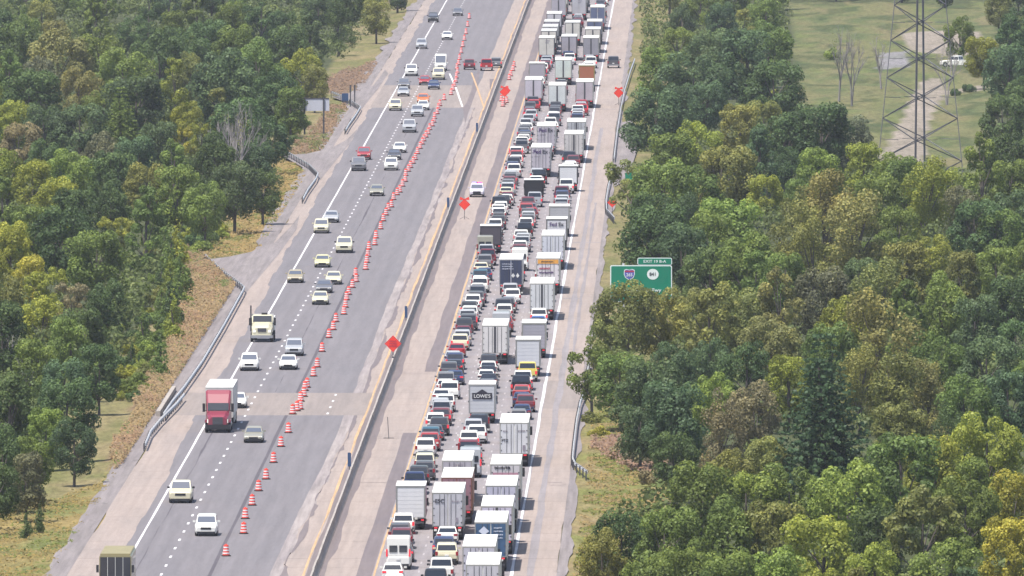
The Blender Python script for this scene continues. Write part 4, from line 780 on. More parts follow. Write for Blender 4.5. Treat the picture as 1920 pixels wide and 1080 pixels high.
# ------------------------------------------------------------------ signs
def diamond(loc, size, zc, label, txt=None, stand='barrier', flags=False, rot=0):
    root = link('warning_sign', None, None, loc, (0, 0, rot)); d = size * math.sqrt(.5)
    o = part('sign_panel', ('dm', size), lambda b: b.slab([(-d, 0, 0), (0, 0, -d), (d, 0, 0), (0, 0, d)], (0, 1, 0), .03), 'sheet_orange', root, (0, 0, zc))
    def rim_(b):
        e = d * .93; f = d * .89
        for a0, a1 in (((-1, 0), (0, -1)), ((0, -1), (1, 0)), ((1, 0), (0, 1)), ((0, 1), (-1, 0))): b.quad((a0[0] * e, -.004, a0[1] * e), (a1[0] * e, -.004, a1[1] * e), (a1[0] * f, -.004, a1[1] * f), (a0[0] * f, -.004, a0[1] * f))
    part('border', ('dmr', size), rim_, 'red_ink', o)
    if txt:
        for i, t in enumerate(txt): lettering(t, size * .21, 'red_ink', o, (0, -.012, size * (.2 - .2 * i)))
    part('post', ('dmp', zc, size), lambda b: b.box(-.035, .035, .035, .09, 0, zc), 'dsteel', root)
    if stand == 'barrier': part('bracket', 'dmb', lambda b: b.box(-.14, .14, -.14, .14, .0, .12).tube((-.3, 0, .0), (0, .05, .5), .02).tube((.3, 0, 0), (0, .05, .5), .02), 'dsteel', root)
    else: part('foot', 'dmf', lambda b: b.tube((-.6, -.5, .03), (0, .05, .35), .025).tube((.6, -.5, .03), (0, .05, .35), .025).tube((0, .8, .03), (0, .05, .35), .025), 'dsteel', root)
    if flags:
        for sx in (-1, 1): part('flag', ('dfl', sx, zc), lambda b: b.slab([(0, 0, zc + d * .95), (sx * .55, 0, zc + d * .95 + .25), (sx * .62, 0, zc + d * .95 - .15), (sx * .12, 0, zc + d * .8)], (0, 1, 0), .01), 'sheet_orange', root)
    tag(root, label, 'road sign'); return root
p = G(737, 671, .86); diamond((-30.3, p.y, .86), 1.22, 1.45, 'orange diamond sign standing on top of the concrete barrier', ['ROAD', 'WORK', 'AHEAD'])
p = G(871, 411); diamond(tuple(p), 1.05, 1.85, 'orange roll-up sign on a stand below the police SUV', stand='foot', flags=True)
p = G(946, 197); diamond(tuple(p), 1.1, 2.0, 'bright orange roll-up sign among drums by the far barrier', stand='foot', flags=True); p = G(949, 188); diamond(tuple(p), 1.0, 1.5, 'second orange sign tucked right behind the drum cluster', stand='foot')
p = G(1160, 197); diamond(tuple(p), 1.1, 1.85, 'orange diamond sign with flags at the far right shoulder edge', stand='foot', flags=True)
p = G(1148, 405); diamond(tuple(p), .9, 1.7, 'small faded orange sign half under the overhanging right tree', stand='foot')
def edge_panel(u_, v_, label, h=1.25):
    p = G(u_, v_, 0); root = link('marker_panel', None, None, (-30.42, G(u_, v_).y, .86))
    part('panel', ('ep', h), lambda b: b.box(-.15, .15, -.02, .02, .3, .3 + h, .03), 'navy_ink', root); part('post', 'epp', lambda b: b.box(-.04, .04, .02, .07, 0, .9), 'dsteel', root); tag(root, label, 'marker'); return root
for a, c, lb in ((649, 899, 'dark marker panel on the barrier, nearest the camera'), (762, 616, 'dark marker panel on the barrier above the orange diamond sign'), (841, 406, 'dark marker panel on the barrier left of the roll-up sign'), (899, 262, 'dark marker panel on the barrier beyond the police SUV')): edge_panel(a, c, lb)
p = G(729, 822); root = link('sign_stand', None, None, tuple(p)); part('post', 'ss0', lambda b: b.tube((0, 0, 0), (-.12, .3, 2.0), .03), 'dsteel', root); part('foot', 'ss1', lambda b: b.tube((-.5, 0, .04), (.5, 0, .04), .035).tube((0, -.6, .04), (0, .6, .04), .035), 'dsteel', root); tag(root, 'thin empty sign stand on the pink shoulder right of the barrier', 'sign stand')
# green guide sign
p = G(1202, 622); root = link('guide_sign', None, None, (p.x, p.y, -.3), (0, 0, 0)); tag(root, 'green exit sign showing 265 and 841 rising behind the trees', 'road sign')
s_ = PPM(p.y); zb_ = lambda v_: (622 - v_) / s_ + .3; xx_ = lambda u_: (u_ - 1202) / s_
x0, x1, zt_, zb2, tx0, tzt = xx_(1144), xx_(1260), zb_(497), zb_(566), xx_(1195), zb_(483)
def rrect(b, x0, x1, z0, z1, y0, y1, r=.18):
    pts = []
    for cx, cz, a0 in ((x1 - r, z1 - r, 0), (x0 + r, z1 - r, 90), (x0 + r, z0 + r, 180), (x1 - r, z0 + r, 270)): pts += [(cx + r * math.cos(math.radians(a0 + t)), cz + r * math.sin(math.radians(a0 + t))) for t in (0, 30, 60, 90)]
    b.slab([(x, y0, z) for x, z in pts], (0, 1, 0), y1 - y0)
pw = link('sign_panel', None); D.objects.remove(pw)
part('border', 'gs0', lambda b: (rrect(b, x0, x1, zb2, zt_, 0, .05), rrect(b, tx0, x1, zt_ + .01, tzt, 0, .05)), 'white', root)
pan = part('sign_panel', 'gs1', lambda b: rrect(b, x0 + .11, x1 - .11, zb2 + .11, zt_ - .11, -.02, 0, .12), 'green', root)
tab = part('exit_tab', 'gs2', lambda b: rrect(b, tx0 + .09, x1 - .09, zt_ + .09, tzt - .08, -.02, 0, .08), 'green', root)
lettering('EXIT 19 B-A', .42, 'white', root, ((tx0 + x1) / 2, -.03, (zt_ + tzt) / 2), sx=1.12)
def circ(b, cx, cz, r, y, sq=1): b.add([(cx + sq * r * math.cos(t), y, cz + r * math.sin(t)) for t in [2 * math.pi * k / 20 for k in range(20)]], [tuple(range(20))])
cx2, cz2 = xx_(1224), zb_(514)
part('route_marker', 'gs3', lambda b: circ(b, 0, 0, .58, 0, 1.08), 'white', root, (cx2, -.035, cz2)); lettering('841', .5, 'ink', root, (cx2, -.05, cz2))
cx3 = xx_(1180)
def shield(b, k=1): b.add([(x * k, 0, z * k) for x, z in ((-.52, .42), (-.3, .52), (0, .44), (.3, .52), (.52, .42), (.55, .0), (.4, -.35), (0, -.6), (-.4, -.35), (-.55, 0))], [tuple(range(10))])
part('route_shield', 'gs4', lambda b: shield(b, 1.08), 'white', root, (cx3, -.03, cz2)); part('shield_face', 'gs5', lambda b: shield(b, .96), 'shield_blue', root, (cx3, -.035, cz2)) if False else None
M['shield_blue'] = mat('shield_blue', (.10, .12, .42)); part('shield_face', 'gs5', lambda b: shield(b, .95), 'shield_blue', root, (cx3, -.036, cz2)); part('shield_band', 'gs6', lambda b: b.add([(-.5, 0, .40), (.5, 0, .40), (.51, 0, .22), (-.51, 0, .22)], [(0, 1, 2, 3)]), 'red_ink', root, (cx3, -.042, cz2))
lettering('265', .46, 'white', root, (cx3, -.05, cz2 - .08)); lettering('Gene Snyder Fwy', .5, 'white', root, ((x0 + x1) / 2, -.05, zb_(544)), sx=1.2)
for xq in (x0 + 1.4, x1 - 1.4): part('post', 'gs7', lambda b: b.box(-.12, .12, .06, .3, 0, zt_ + .2), 'steel', root, (xq, 0, 0))
# small signs and roadside pieces
p = G(590, 252); root = link('guide_sign', None, None, tuple(p)); s_ = PPM(p.y)
part('sign_panel', 'wb0', lambda b: b.box(-27.5 / s_, 27.5 / s_, 0, .06, 44 / s_, 68 / s_), 'signback', root)
for xq in (-19 / s_, 17 / s_): part('post', 'wb1', lambda b: b.box(-.12, .12, -.2, -.01, 0, 70 / s_), 'dsteel', root, (xq, 0, 0))
part('stringer', 'wb2', lambda b: b.box(-27 / s_, 27 / s_, -.05, -.005, 66.5 / s_, 68.5 / s_), 'dsteel', root); tag(root, 'plain whitish back of a large sign on two dark posts', 'road sign')
p = G(1181, 352); root = link('small_sign', None, None, tuple(p)); part('sign_panel', 'sg0', lambda b: rrect(b, -.62, .62, .95, 2.0, 0, .03, .2), 'green', root); part('post', 'sg1', lambda b: b.box(-.04, .04, .04, .1, 0, 1.9), 'steel', root); tag(root, 'small green marker sign right of the far shoulder', 'road sign')
p = G(647, 196); root = link('signal_cabinet', None, None, tuple(p)); part('cabinet', 'cb0', lambda b: b.box(-.5, .5, 0, .5, .6, 1.7, .05), 'navy_ink', root); part('stand', 'cb1', lambda b: b.box(-.4, .4, .1, .4, 0, .6), 'gsteel', root); tag(root, 'dark cabinet beside two poles by the far gravel apron', 'cabinet')
for a, lb in ((657, 'left pole of the pair beside the dark cabinet'), (665, 'right pole of the pair beside the dark cabinet')):
    root = link('pole', None, None, tuple(G(a, 200))); part('shaft', 'pl0', lambda b: b.tube((0, 0, 0), (0, 0, 3.3), .09, n=8), 'dsteel', root); part('sign_panel', 'pl1', lambda b: b.box(-.13, .13, -.12, -.09, 2.2, 3.3), 'dsteel', root); tag(root, lb, 'pole')
# ------------------------------------------------------------------ transmission tower
p = G(1725, 338); root = link('transmission_tower', None, None, (p.x, p.y, -.3)); tag(root, 'grey lattice steel pylon standing in the open field', 'pylon')
R0 = 5.9; HT = 46.0; taper = lambda z: R0 * (1 - z / HT * .80) if z < 34 else R0 * .41
ang = [math.radians(a) for a in (-97, -7, 83, 173)]
node = lambda k, z: Vector((taper(z) * math.cos(ang[k % 4]), taper(z) * math.sin(ang[k % 4]), z))
lv = [0, 5.8, 11.4, 16.6, 21.4, 26, 30, 34, 37, 40, 43, 46]
for k in range(4):
    b = MB()
    for a, c in zip(lv, lv[1:]): b.tube(node(k, a), node(k, c), .15 if k in (0, 2) else .06, n=5)
    link('leg', b.mesh('leg', M['dsteel' if k == 0 else 'gsteel']), root)
for i, (a, c) in enumerate(zip(lv, lv[1:])):
    for k in range(4):
        b = MB(); mid = (a + c) / 2
        # diamonds: from the corner legs' nodes to the middle of the next leg
        if k % 2 == 0: b.tube(node(k, c), node(k + 1, mid), .075, n=4).tube(node(k, a), node(k + 1, mid), .075, n=4)
        else: b.tube(node(k, mid), node(k + 1, a), .075, n=4).tube(node(k, mid), node(k + 1, c), .075, n=4)
        b.tube(node(k, c), (node(k, c) + node(k + 1, c)) / 2 * 1.0, .05, n=4)
        link('brace', b.mesh('brace', M['dsteel' if k in (0, 3) else 'gsteel']), root)
for z in (34, 39, 44):
    b = MB()
    for sx in (-1, 1): b.tube((0, 0, z + 1), (sx * 7.5, 0, z), .1, n=4).tube((0, 0, z), (sx * 7.5, 0, z), .1, n=4)
    link('cross_arm', b.mesh('cross_arm', M['gsteel']), root)
# ------------------------------------------------------------------ trees
def leaves(cent, rad, n, size, seed, flat=0.0, shell=.55, squash=1.0):
    """n leaf-clump quads spread over blobs; cent (m,3), rad (m,)"""
    r_ = np.random.default_rng(seed); m = len(cent); w_ = rad ** 2; idx = r_.choice(m, n, p=w_ / w_.sum())
    d = r_.normal(size=(n, 3)); d /= np.linalg.norm(d, axis=1, keepdims=True); d[:, 2] = np.where(r_.random(n) < .35, np.abs(d[:, 2]), d[:, 2])
    rr = rad[idx] * (shell + (1.06 - shell) * r_.random(n) ** .5)
    P = cent[idx] + d * rr[:, None] * np.array([1, 1, squash])
    nrm = d + r_.normal(size=(n, 3)) * .38 + np.array([0, 0, flat]); nrm /= np.linalg.norm(nrm, axis=1, keepdims=True)
    t = np.cross(nrm, r_.normal(size=(n, 3))); t /= np.linalg.norm(t, axis=1, keepdims=True); bb = np.cross(nrm, t)
    s1 = (size * r_.uniform(.55, 1.25, n))[:, None]; s2 = s1 * r_.uniform(.5, .9, n)[:, None]
    V = np.stack([P - t * s1, P - bb * s2 + nrm * s1 * .25, P + t * s1, P + bb * s2], 1).reshape(-1, 3); Fc = np.arange(4 * n).reshape(n, 4)
    blobv = r_.random(m)[idx]; shade = np.clip(.55 * r_.random(n) + .45 * blobv, 0, 1)
    return V, Fc, shade
def limbs(b, base_r, top, cents, seed, nl=7, fork=.35):
    r_ = random.Random(seed); b.tube((0, 0, -.5), (r_.uniform(-.1, .1), r_.uniform(-.1, .1), top * .35), base_r, base_r * .8, n=7); b.tube((0, 0, top * .35), (r_.uniform(-.3, .3), r_.uniform(-.3, .3), top * .8), base_r * .78, base_r * .25, n=6)
    for c in r_.sample(list(range(len(cents))), min(nl, len(cents))):
        c = cents[c]; z = min(max(c[2] * r_.uniform(.4, .6), top * .22), top * .7); mid = (c[0] * .5, c[1] * .5, (z + c[2]) / 2 + .1)
        b.tube((0, 0, z), mid, base_r * .42, base_r * .25, n=5); b.tube(mid, tuple(c), base_r * .25, base_r * .07, n=4)
PROTO = {}
def proto_tree(key, kind, seed):
    r_ = np.random.default_rng(seed)
    if kind == 'round':        # crown about radius 1*4 m, height 10
        m = 52; d = r_.normal(size=(m, 3)); d /= np.linalg.norm(d, axis=1, keepdims=True); rr = r_.uniform(.45, 1.0, m) ** .6
        cent = d * rr[:, None] * np.array([3.2, 3.2, 3.9]) + [0, 0, 5.3]; cent[:, 2] = np.maximum(cent[:, 2], r_.uniform(.6, 2.0, m)); rad = r_.uniform(.5, 1.15, m); n = 9500; size = .155
        V = leaves(cent, rad, n, size, seed, shell=.7)
    elif kind == 'tall':
        m = 44; zz = r_.uniform(0, 1, m); a = r_.uniform(0, 6.28, m); w_ = 2.7 * np.sin(np.pi * (.12 + .80 * zz)) * r_.uniform(.5, 1, m)
        cent = np.stack([w_ * np.cos(a), w_ * np.sin(a), 1.2 + zz * 10], -1); rad = r_.uniform(.5, 1.0, m) * (1.1 - .4 * zz); V = leaves(cent, rad, 8600, .15, seed, shell=.7)
    elif kind == 'feather':    # soft, fine, upright plumes
        m = 34; a = r_.uniform(0, 6.28, m); q = r_.uniform(0, 1, m) ** .6; zz = r_.uniform(0, 1, m)
        cent = np.stack([3.2 * q * np.cos(a) * (1.05 - .5 * zz), 3.2 * q * np.sin(a) * (1.05 - .5 * zz), 1.2 + zz * 7.8], -1); rad = r_.uniform(.5, 1.1, m); V = leaves(cent, rad, 8200, .115, seed, shell=.35, squash=1.35)
    elif kind == 'loose':      # see-through crown
        m = 30; d = r_.normal(size=(m, 3)); d /= np.linalg.norm(d, axis=1, keepdims=True); cent = d * r_.uniform(.5, 1.1, m)[:, None] * np.array([3.4, 3.4, 3.2]) + [0, 0, 6]
        cent[:, 2] = np.maximum(cent[:, 2], 1.2); rad = r_.uniform(.4, .95, m); V = leaves(cent, rad, 5200, .16, seed, shell=.4)
    elif kind == 'conifer':
        cs = []; rs = []
        for z in np.arange(1.0, 10.4, .42):
            w_ = 3.6 * (1 - z / 11) + .25
            for a in np.linspace(0, 6.28, max(5, int(w_ * 5)), endpoint=False):
                a += r_.uniform(-.3, .3)
                for q in (.3, .6, .95) if w_ > 1 else (.8,): cs.append((w_ * q * math.cos(a), w_ * q * math.sin(a), z - w_ * q * .30)); rs.append(.24 + .08 * w_ * (1.2 - q))
        cent = np.array(cs); rad = np.array(rs); V = leaves(cent, rad, 15000, .12, seed, shell=.3, squash=.5)
    elif kind == 'cedar':
        m = 20; zz = np.linspace(0, 1, m); a = r_.uniform(0, 6.28, m); w_ = .5 * (1 - zz) + .05; cent = np.stack([w_ * np.cos(a), w_ * np.sin(a), .4 + zz * 3.6], -1); rad = .55 * (1.1 - zz); V = leaves(cent, rad, 1800, .09, seed, shell=.4)
    elif kind == 'shrub':
        m = 14; d = r_.normal(size=(m, 3)); d[:, 2] = np.abs(d[:, 2]); d /= np.linalg.norm(d, axis=1, keepdims=True); cent = d * r_.uniform(.3, 1, m)[:, None] * np.array([1.7, 1.7, 1.3]) + [0, 0, .5]; rad = r_.uniform(.4, .8, m); V = leaves(cent, rad, 2600, .13, seed, shell=.6)
    elif kind == 'bare':
        m = 12; a = r_.uniform(0, 6.28, m); cent = np.stack([1.3 * np.cos(a) * r_.uniform(.4, 1, m), 1.3 * np.sin(a) * r_.uniform(.4, 1, m), r_.uniform(6, 10, m)], -1); rad = np.full(m, .5); V = leaves(cent, rad, 60, .1, seed)
    crown = np_mesh('crown', V[0], V[1], M['leaf'], V[2])
    b = MB()
    if kind == 'bare':
        rr_ = random.Random(seed)
        def grow(p0, d, L_, r0, dep):
            p1 = p0 + d * L_; b.tube(p0, p1, r0, r0 * .6, n=5)
            if dep == 0: return
            for j in range(3 if dep > 1 else 4):
                nd = (d + Vector((rr_.uniform(-.45, .45), rr_.uniform(-.45, .45), rr_.uniform(.0, .35)))).normalized()
                grow(p0 + d * L_ * rr_.uniform(.45, 1.0), nd, L_ * rr_.uniform(.45, .75), r0 * .55, dep - 1)
        for k in range(2): grow(Vector((k * .3, 0, -.5)), Vector((rr_.uniform(-.12, .12), rr_.uniform(-.12, .12), 1)).normalized(), rr_.uniform(4.2, 5.2), .16, 4)
    else: limbs(b, {'shrub': .08, 'cedar': .09, 'conifer': .22}.get(kind, .24), {'shrub': 1.6, 'cedar': 4, 'conifer': 10.5, 'tall': 11}.get(kind, 8.5), cent, seed, nl=0 if kind in ('conifer', 'cedar') else 9)
    trunk = b.mesh('trunk', M['pale_bark' if kind == 'bare' else 'bark']); PROTO[key] = (crown, trunk)
KINDS = {'round': (5, 'broadleaf tree', 4.2, 6.0), 'tall': (3, 'tall broadleaf tree', 3.4, 7.0), 'feather': (3, 'feathery tree', 3.6, 5.8), 'loose': (3, 'loose-crowned tree', 4.2, 6.0), 'conifer': (1, 'conifer', 3.6, 4.6), 'cedar': (2, 'small cedar', .9, 2.2), 'shrub': (3, 'shrub', 2.0, 1.1), 'bare': (2, 'bare tree', 1.5, 6)}
sd = 11
for kd, (n_, *_r) in KINDS.items():
    for i in range(n_): proto_tree((kd, i), kd, sd); sd += 7
COLS = {'dark green': (.070, .112, .045), 'bluish green': (.078, .122, .064), 'mid green': (.140, .190, .050), 'bright green': (.190, .245, .056), 'yellow-green': (.26, .28, .050), 'olive': (.205, .205, .066), 'olive brown': (.225, .205, .080), 'golden yellow': (.33, .31, .055), 'deep green': (.060, .105, .050), 'dusky': (.125, .128, .088), 'brownish': (.24, .20, .125)}
TREES = []
def tree(kd, cname, u_, v_, rpx):
    """crown centre at the photograph's pixel (u, v), crown half width rpx"""
    nv, nm, cr, cz = KINDS[kd]; z = cz
    for _ in range(4):
        p = G(u_, v_, z); sc_ = (rpx / PPM(p.y)) / cr; z = cz * min(sc_ ** .8, 1.5)
    if kd in ('shrub', 'cedar'): sc_ = max(.35, min(1.6, sc_))
    else: sc_ = max(.55, min(1.9, sc_))
    TREES.append([kd, cname, p.x, p.y, sc_, min(sc_ ** .8, 1.5) / sc_ if kd not in ('shrub', 'cedar') else 1.0, u_, v_])
R_, Ta, Fe, Lo, Co, Ce, Sh, Ba = 'round', 'tall', 'feather', 'loose', 'conifer', 'cedar', 'shrub', 'bare'
COLS = {k: tuple((c * .82 + m_ * .18) * g_ for g_, c, m_ in zip((1.15, 1.16, 1.08), v_, (.150, .190, .062))) if k != 'deep green' else v_ for k, v_ in COLS.items()}
dg, bgn, mg, bg_, yg, ol, ob, gy_, dpg, du, br = list(COLS)
HAND = [
 # right side
 (R_, bgn, 1300, 150, 65), (R_, bgn, 1232, 215, 62), (R_, mg, 1235, 125, 50), (R_, bgn, 1400, 110, 62), (R_, dg, 1452, 155, 55), (R_, bgn, 1340, 95, 50), (R_, mg, 1440, 85, 45),
 (R_, ol, 1387, 232, 45), (R_, ol, 1430, 222, 48), (R_, gy_, 1452, 205, 14), (R_, yg, 1307, 258, 45), (R_, mg, 1257, 290, 55), (R_, dg, 1537, 240, 70), (R_, dg, 1470, 255, 60), (R_, du, 1590, 265, 48), (R_, ol, 1353, 315, 62), (Lo, ol, 1185, 335, 55), (R_, mg, 1240, 350, 65), (R_, mg, 1300, 350, 55),
 (R_, bg_, 1537, 325, 50), (R_, yg, 1620, 305, 42), (R_, bg_, 1682, 325, 48), (R_, yg, 1766, 345, 45), (R_, yg, 1437, 355, 35), (R_, bg_, 1378, 415, 72), (R_, mg, 1330, 440, 60), (Fe, ob, 1545, 395, 75), (Fe, ob, 1605, 430, 70), (Fe, ol, 1500, 430, 65), (R_, mg, 1645, 378, 50), (Fe, yg, 1736, 370, 55), (R_, mg, 1700, 340, 48), (R_, dg, 1828, 415, 55), (R_, du, 1800, 385, 42),
 (R_, gy_, 1745, 475, 38), (R_, ol, 1700, 500, 50), (R_, dg, 1888, 290, 50), (R_, mg, 1896, 335, 45), (R_, bgn, 1893, 400, 50), (R_, dg, 1880, 210, 48), (R_, bgn, 1890, 130, 50), (Ta, dg, 1895, 80, 35), (R_, dg, 1235, 440, 72), (R_, bgn, 1280, 470, 55), (R_, dg, 1330, 500, 50), (R_, mg, 1400, 490, 60),
 (R_, ol, 1176, 584, 60), (R_, ol, 1242, 592, 50), (Lo, ol, 1145, 655, 52), (R_, ob, 1318, 590, 42), (Lo, mg, 1110, 690, 48), (R_, mg, 1165, 700, 58), (R_, bgn, 1225, 735, 72), (Lo, ol, 1330, 600, 60), (R_, ol, 1390, 590, 55), (R_, ob, 1440, 640, 55), (R_, dg, 1400, 690, 50),
 (Fe, ol, 1525, 480, 55), (R_, mg, 1470, 510, 50), (R_, du, 1543, 555, 60), (R_, yg, 1577, 595, 48), (Fe, ol, 1645, 555, 60), (Fe, ob, 1650, 640, 88), (R_, mg, 1765, 575, 58), (R_, bgn, 1827, 600, 55), (R_, dg, 1896, 560, 55), (R_, mg, 1868, 430, 45), (R_, bgn, 1851, 680, 58), (R_, mg, 1748, 665, 55), (R_, ol, 1800, 510, 45), (R_, mg, 1868, 510, 45), (R_, dg, 1905, 640, 50),
 (R_, bgn, 1269, 765, 75), (R_, bg_, 1333, 748, 42), (Fe, br, 1350, 815, 60), (R_, ol, 1372, 878, 45), (R_, dg, 1262, 850, 45), (R_, bgn, 1200, 790, 48), (Co, dpg, 1544, 805, 105), (R_, yg, 1478, 715, 48), (Fe, ol, 1612, 700, 52), (Fe, ol, 1680, 745, 66), (Fe, ob, 1740, 745, 55), (R_, ol, 1690, 800, 60), (R_, mg, 1810, 760, 55), (R_, bgn, 1890, 740, 50),
 (R_, mg, 1315, 925, 70), (R_, bg_, 1400, 930, 62), (R_, mg, 1480, 925, 65), (R_, bg_, 1590, 920, 75), (R_, mg, 1690, 890, 75), (R_, yg, 1755, 870, 70), (R_, yg, 1850, 835, 70), (R_, gy_, 1900, 935, 58), (R_, gy_, 1890, 1030, 60), (Lo, ol, 1727, 985, 80), (R_, yg, 1544, 1020, 72), (R_, mg, 1361, 1000, 75), (R_, mg, 1246, 1005, 65), (R_, dg, 1165, 1005, 55), (R_, ol, 1450, 1010, 70), (R_, dg, 1640, 1000, 60), (R_, mg, 1810, 960, 60), (R_, yg, 1640, 1065, 50), (R_, ol, 1130, 1050, 35), (R_, mg, 1290, 1065, 60), (R_, bg_, 1450, 1075, 60), (R_, mg, 1780, 1060, 70),
 (Sh, ol, 1112, 775, 25), (Sh, br, 1165, 838, 32), (Sh, br, 1200, 850, 35), (Sh, br, 1225, 885, 32), (Sh, gy_, 1125, 800, 22), (Sh, dg, 1792, 167, 13), (Sh, dg, 1817, 160, 15), (Sh, bg_, 1560, 95, 20), (Ce, dg, 1783, 78, 8), (R_, yg, 1845, 95, 38), (R_, mg, 1800, 60, 30),
 (Ba, ol, 1572, 110, 17), (Ba, ol, 1597, 118, 17), (Ba, ol, 1652, 100, 14), (Ba, ol, 1775, 125, 15),
 # left side
 (R_, dg, 20, 95, 55), (R_, ob, 110, 105, 55), (R_, du, 70, 140, 45), (R_, mg, 187, 103, 50), (R_, mg, 233, 130, 55), (R_, bgn, 253, 178, 62), (R_, dg, 300, 105, 52), (R_, dg, 340, 90, 48), (R_, dg, 385, 75, 45), (R_, bgn, 417, 155, 68), (R_, mg, 483, 122, 50), (R_, dg, 517, 170, 48), (R_, yg, 567, 125, 38), (R_, ol, 590, 150, 30), (R_, mg, 545, 190, 36), (R_, mg, 440, 90, 45), (R_, dg, 540, 85, 45),
 (R_, ob, 150, 165, 45), (R_, dg, 57, 180, 60), (R_, yg, 27, 222, 38), (R_, br, 36, 262, 42), (R_, bgn, 150, 225, 50), (Co, mg, 227, 240, 46), (R_, yg, 350, 223, 30), (Lo, yg, 378, 255, 30), (Lo, gy_, 335, 262, 32), (R_, bgn, 293, 262, 42), (R_, bg_, 133, 325, 48), (R_, yg, 13, 325, 42), (R_, yg, 62, 338, 42), (R_, yg, 110, 382, 48), (R_, ol, 277, 345, 48), (R_, mg, 333, 360, 48), (R_, dg, 210, 335, 48), (R_, dg, 85, 290, 40), (R_, du, 190, 280, 40),
 (R_, dg, 450, 240, 62), (Ba, ol, 432, 270, 22), (Ba, ol, 448, 280, 22), (Ba, ol, 462, 265, 20), (R_, dg, 493, 345, 42), (R_, bgn, 440, 350, 48), (R_, dg, 400, 300, 48), (R_, dg, 500, 250, 42), (R_, bgn, 485, 295, 40), (Sh, mg, 550, 235, 24), (Sh, dg, 568, 225, 20), (Sh, dg, 553, 255, 15), (R_, mg, 385, 385, 40),
 (R_, yg, 19, 457, 45), (R_, mg, 57, 431, 45), (R_, dg, 116, 447, 60), (R_, gy_, 54, 510, 42), (R_, mg, 179, 469, 58), (Lo, gy_, 214, 430, 34), (Lo, yg, 88, 530, 38), (Lo, br, 135, 555, 36), (R_, dg, 176, 614, 55), (R_, dg, 31, 620, 55), (R_, mg, 157, 652, 52), (R_, mg, 94, 683, 52), (R_, bgn, 145, 712, 45), (R_, dg, 140, 400, 50),
 (R_, dg, 150, 757, 55), (R_, dg, 43, 757, 60), (R_, bg_, 112, 800, 40), (R_, bgn, 165, 830, 38), (R_, mg, 83, 855, 45), (R_, dg, 33, 847, 60), (R_, du, 75, 890, 42), (R_, dg, 17, 907, 45), (Ba, ol, 18, 640, 14), (Ba, ol, 52, 700, 16),
 (Ce, dg, 300, 508, 11), (Ce, dg, 322, 460, 9), (Ce, dg, 222, 600, 10), (Ce, dg, 277, 603, 8), (Ce, dg, 246, 655, 12), (Ce, dg, 262, 668, 8), (Ce, dg, 404, 412, 8), (Ce, dg, 385, 400, 7), (Ce, dg, 50, 970, 12), (Ce, dg, 75, 958, 12), (Sh, mg, 310, 560, 24), (Sh, bg_, 330, 545, 20), (Sh, mg, 285, 640, 26), (Sh, ol, 270, 690, 26), (Sh, mg, 380, 455, 22), (Sh, yg, 415, 430, 20), (Sh, dg, 360, 440, 22),
]
for t in HAND: tree(t[0], t[1], t[2] - (26 if t[3] > 560 and t[2] < 300 and t[0] not in (Sh, Ce, Ba) else 0), t[3], t[4] * (1.22 if t[0] not in (Sh, Ce, Ba) else 1.1))
P_LOW = [(195, 745), (185, 650), (215, 560), (250, 490), (290, 430), (375, 385), (430, 410), (400, 440), (375, 470), (340, 480), (348, 560), (314, 650), (266, 740)]
EXCL = [P_VERGE_L, P_BRUSH, P_MEAD1, P_MEAD2, P_MEAD3, P_VERGE_R, P_FIELD]
edgeL = lambda v_: np.interp(v_, [-60, 20, 70, 110, 150, 200, 290, 400, 480, 600, 750, 900, 960, 1100], [770, 735, 690, 640, 575, 520, 500, 455, 340, 270, 180, 90, -20, -200])
edgeR = lambda v_: np.interp(v_, [-60, 100, 220, 320, 450, 540, 700, 780, 860, 960, 1100], [1215, 1225, 1215, 1200, 1190, 1160, 1135, 1200, 1290, 1200, 1130])
rf = random.Random(5); cnt = 0
pts = [(t[6], t[7], 1.0) for t in TREES if t[0] not in (Sh, Ce, Ba)]
for _ in range(9000):
    v_ = rf.uniform(-70, 1190); u_ = rf.uniform(-70, 1990); rp = 30 + 22 * (v_ + 100) / 1100
    if not (u_ < edgeL(v_) - rp * .55 or u_ > edgeR(v_) + rp * .6): continue
    q = np.array([u_]), np.array([v_ + 55.])
    if any(inpoly(q[0], q[1], P)[0] for P in EXCL) or inpoly(q[0], q[1] - 30, P_FIELD)[0] or inpoly(q[0] + 25, q[1] - 55, P_FIELD)[0]: continue
    if inpoly(q[0], q[1] - 30, P_LOW)[0] or (1120 < u_ < 1300 and 450 < v_ < 650) or (1440 < u_ < 1650 and 700 < v_ < 880): continue
    if any(((u_ - a) / 1.25) ** 2 + (v_ - c) ** 2 < (rp * 1.16) ** 2 for a, c, _q in pts): continue
    pts.append((u_, v_, 0)); cnt += 1
    # colour like its surroundings, else drawn from a few greens
    nearest = min(HAND, key=lambda h: (h[2] - u_) ** 2 + (h[3] - v_) ** 2 if h[0] not in (Ba, Ce) else 1e9)
    cn = nearest[1] if rf.random() < .5 else rf.choice([dg, mg, bgn, mg, ol])
    if cn == gy_: cn = ol
    tree(rf.choices([R_, Ta, Lo, Fe], [6, 2, 1, 1])[0], cn, u_, v_, rp * rf.uniform(1.0, 1.35))
lowpts = []
for _ in range(1500):
    u_, v_ = rf.uniform(180, 435), rf.uniform(385, 745)
    if not inpoly(np.array([u_]), np.array([v_]), P_LOW)[0] or any(((u_ - a) / 1.3) ** 2 + (v_ - c) ** 2 < 15 ** 2 for a, c in lowpts): continue
    lowpts.append((u_, v_)); tree(rf.choices([Sh, Ce], [8, 1])[0], rf.choice([mg, bg_, ol, mg, yg, dg]), u_, v_, rf.uniform(16, 30))
print('low', len(lowpts)); print('trees', len(TREES), 'filler', cnt)
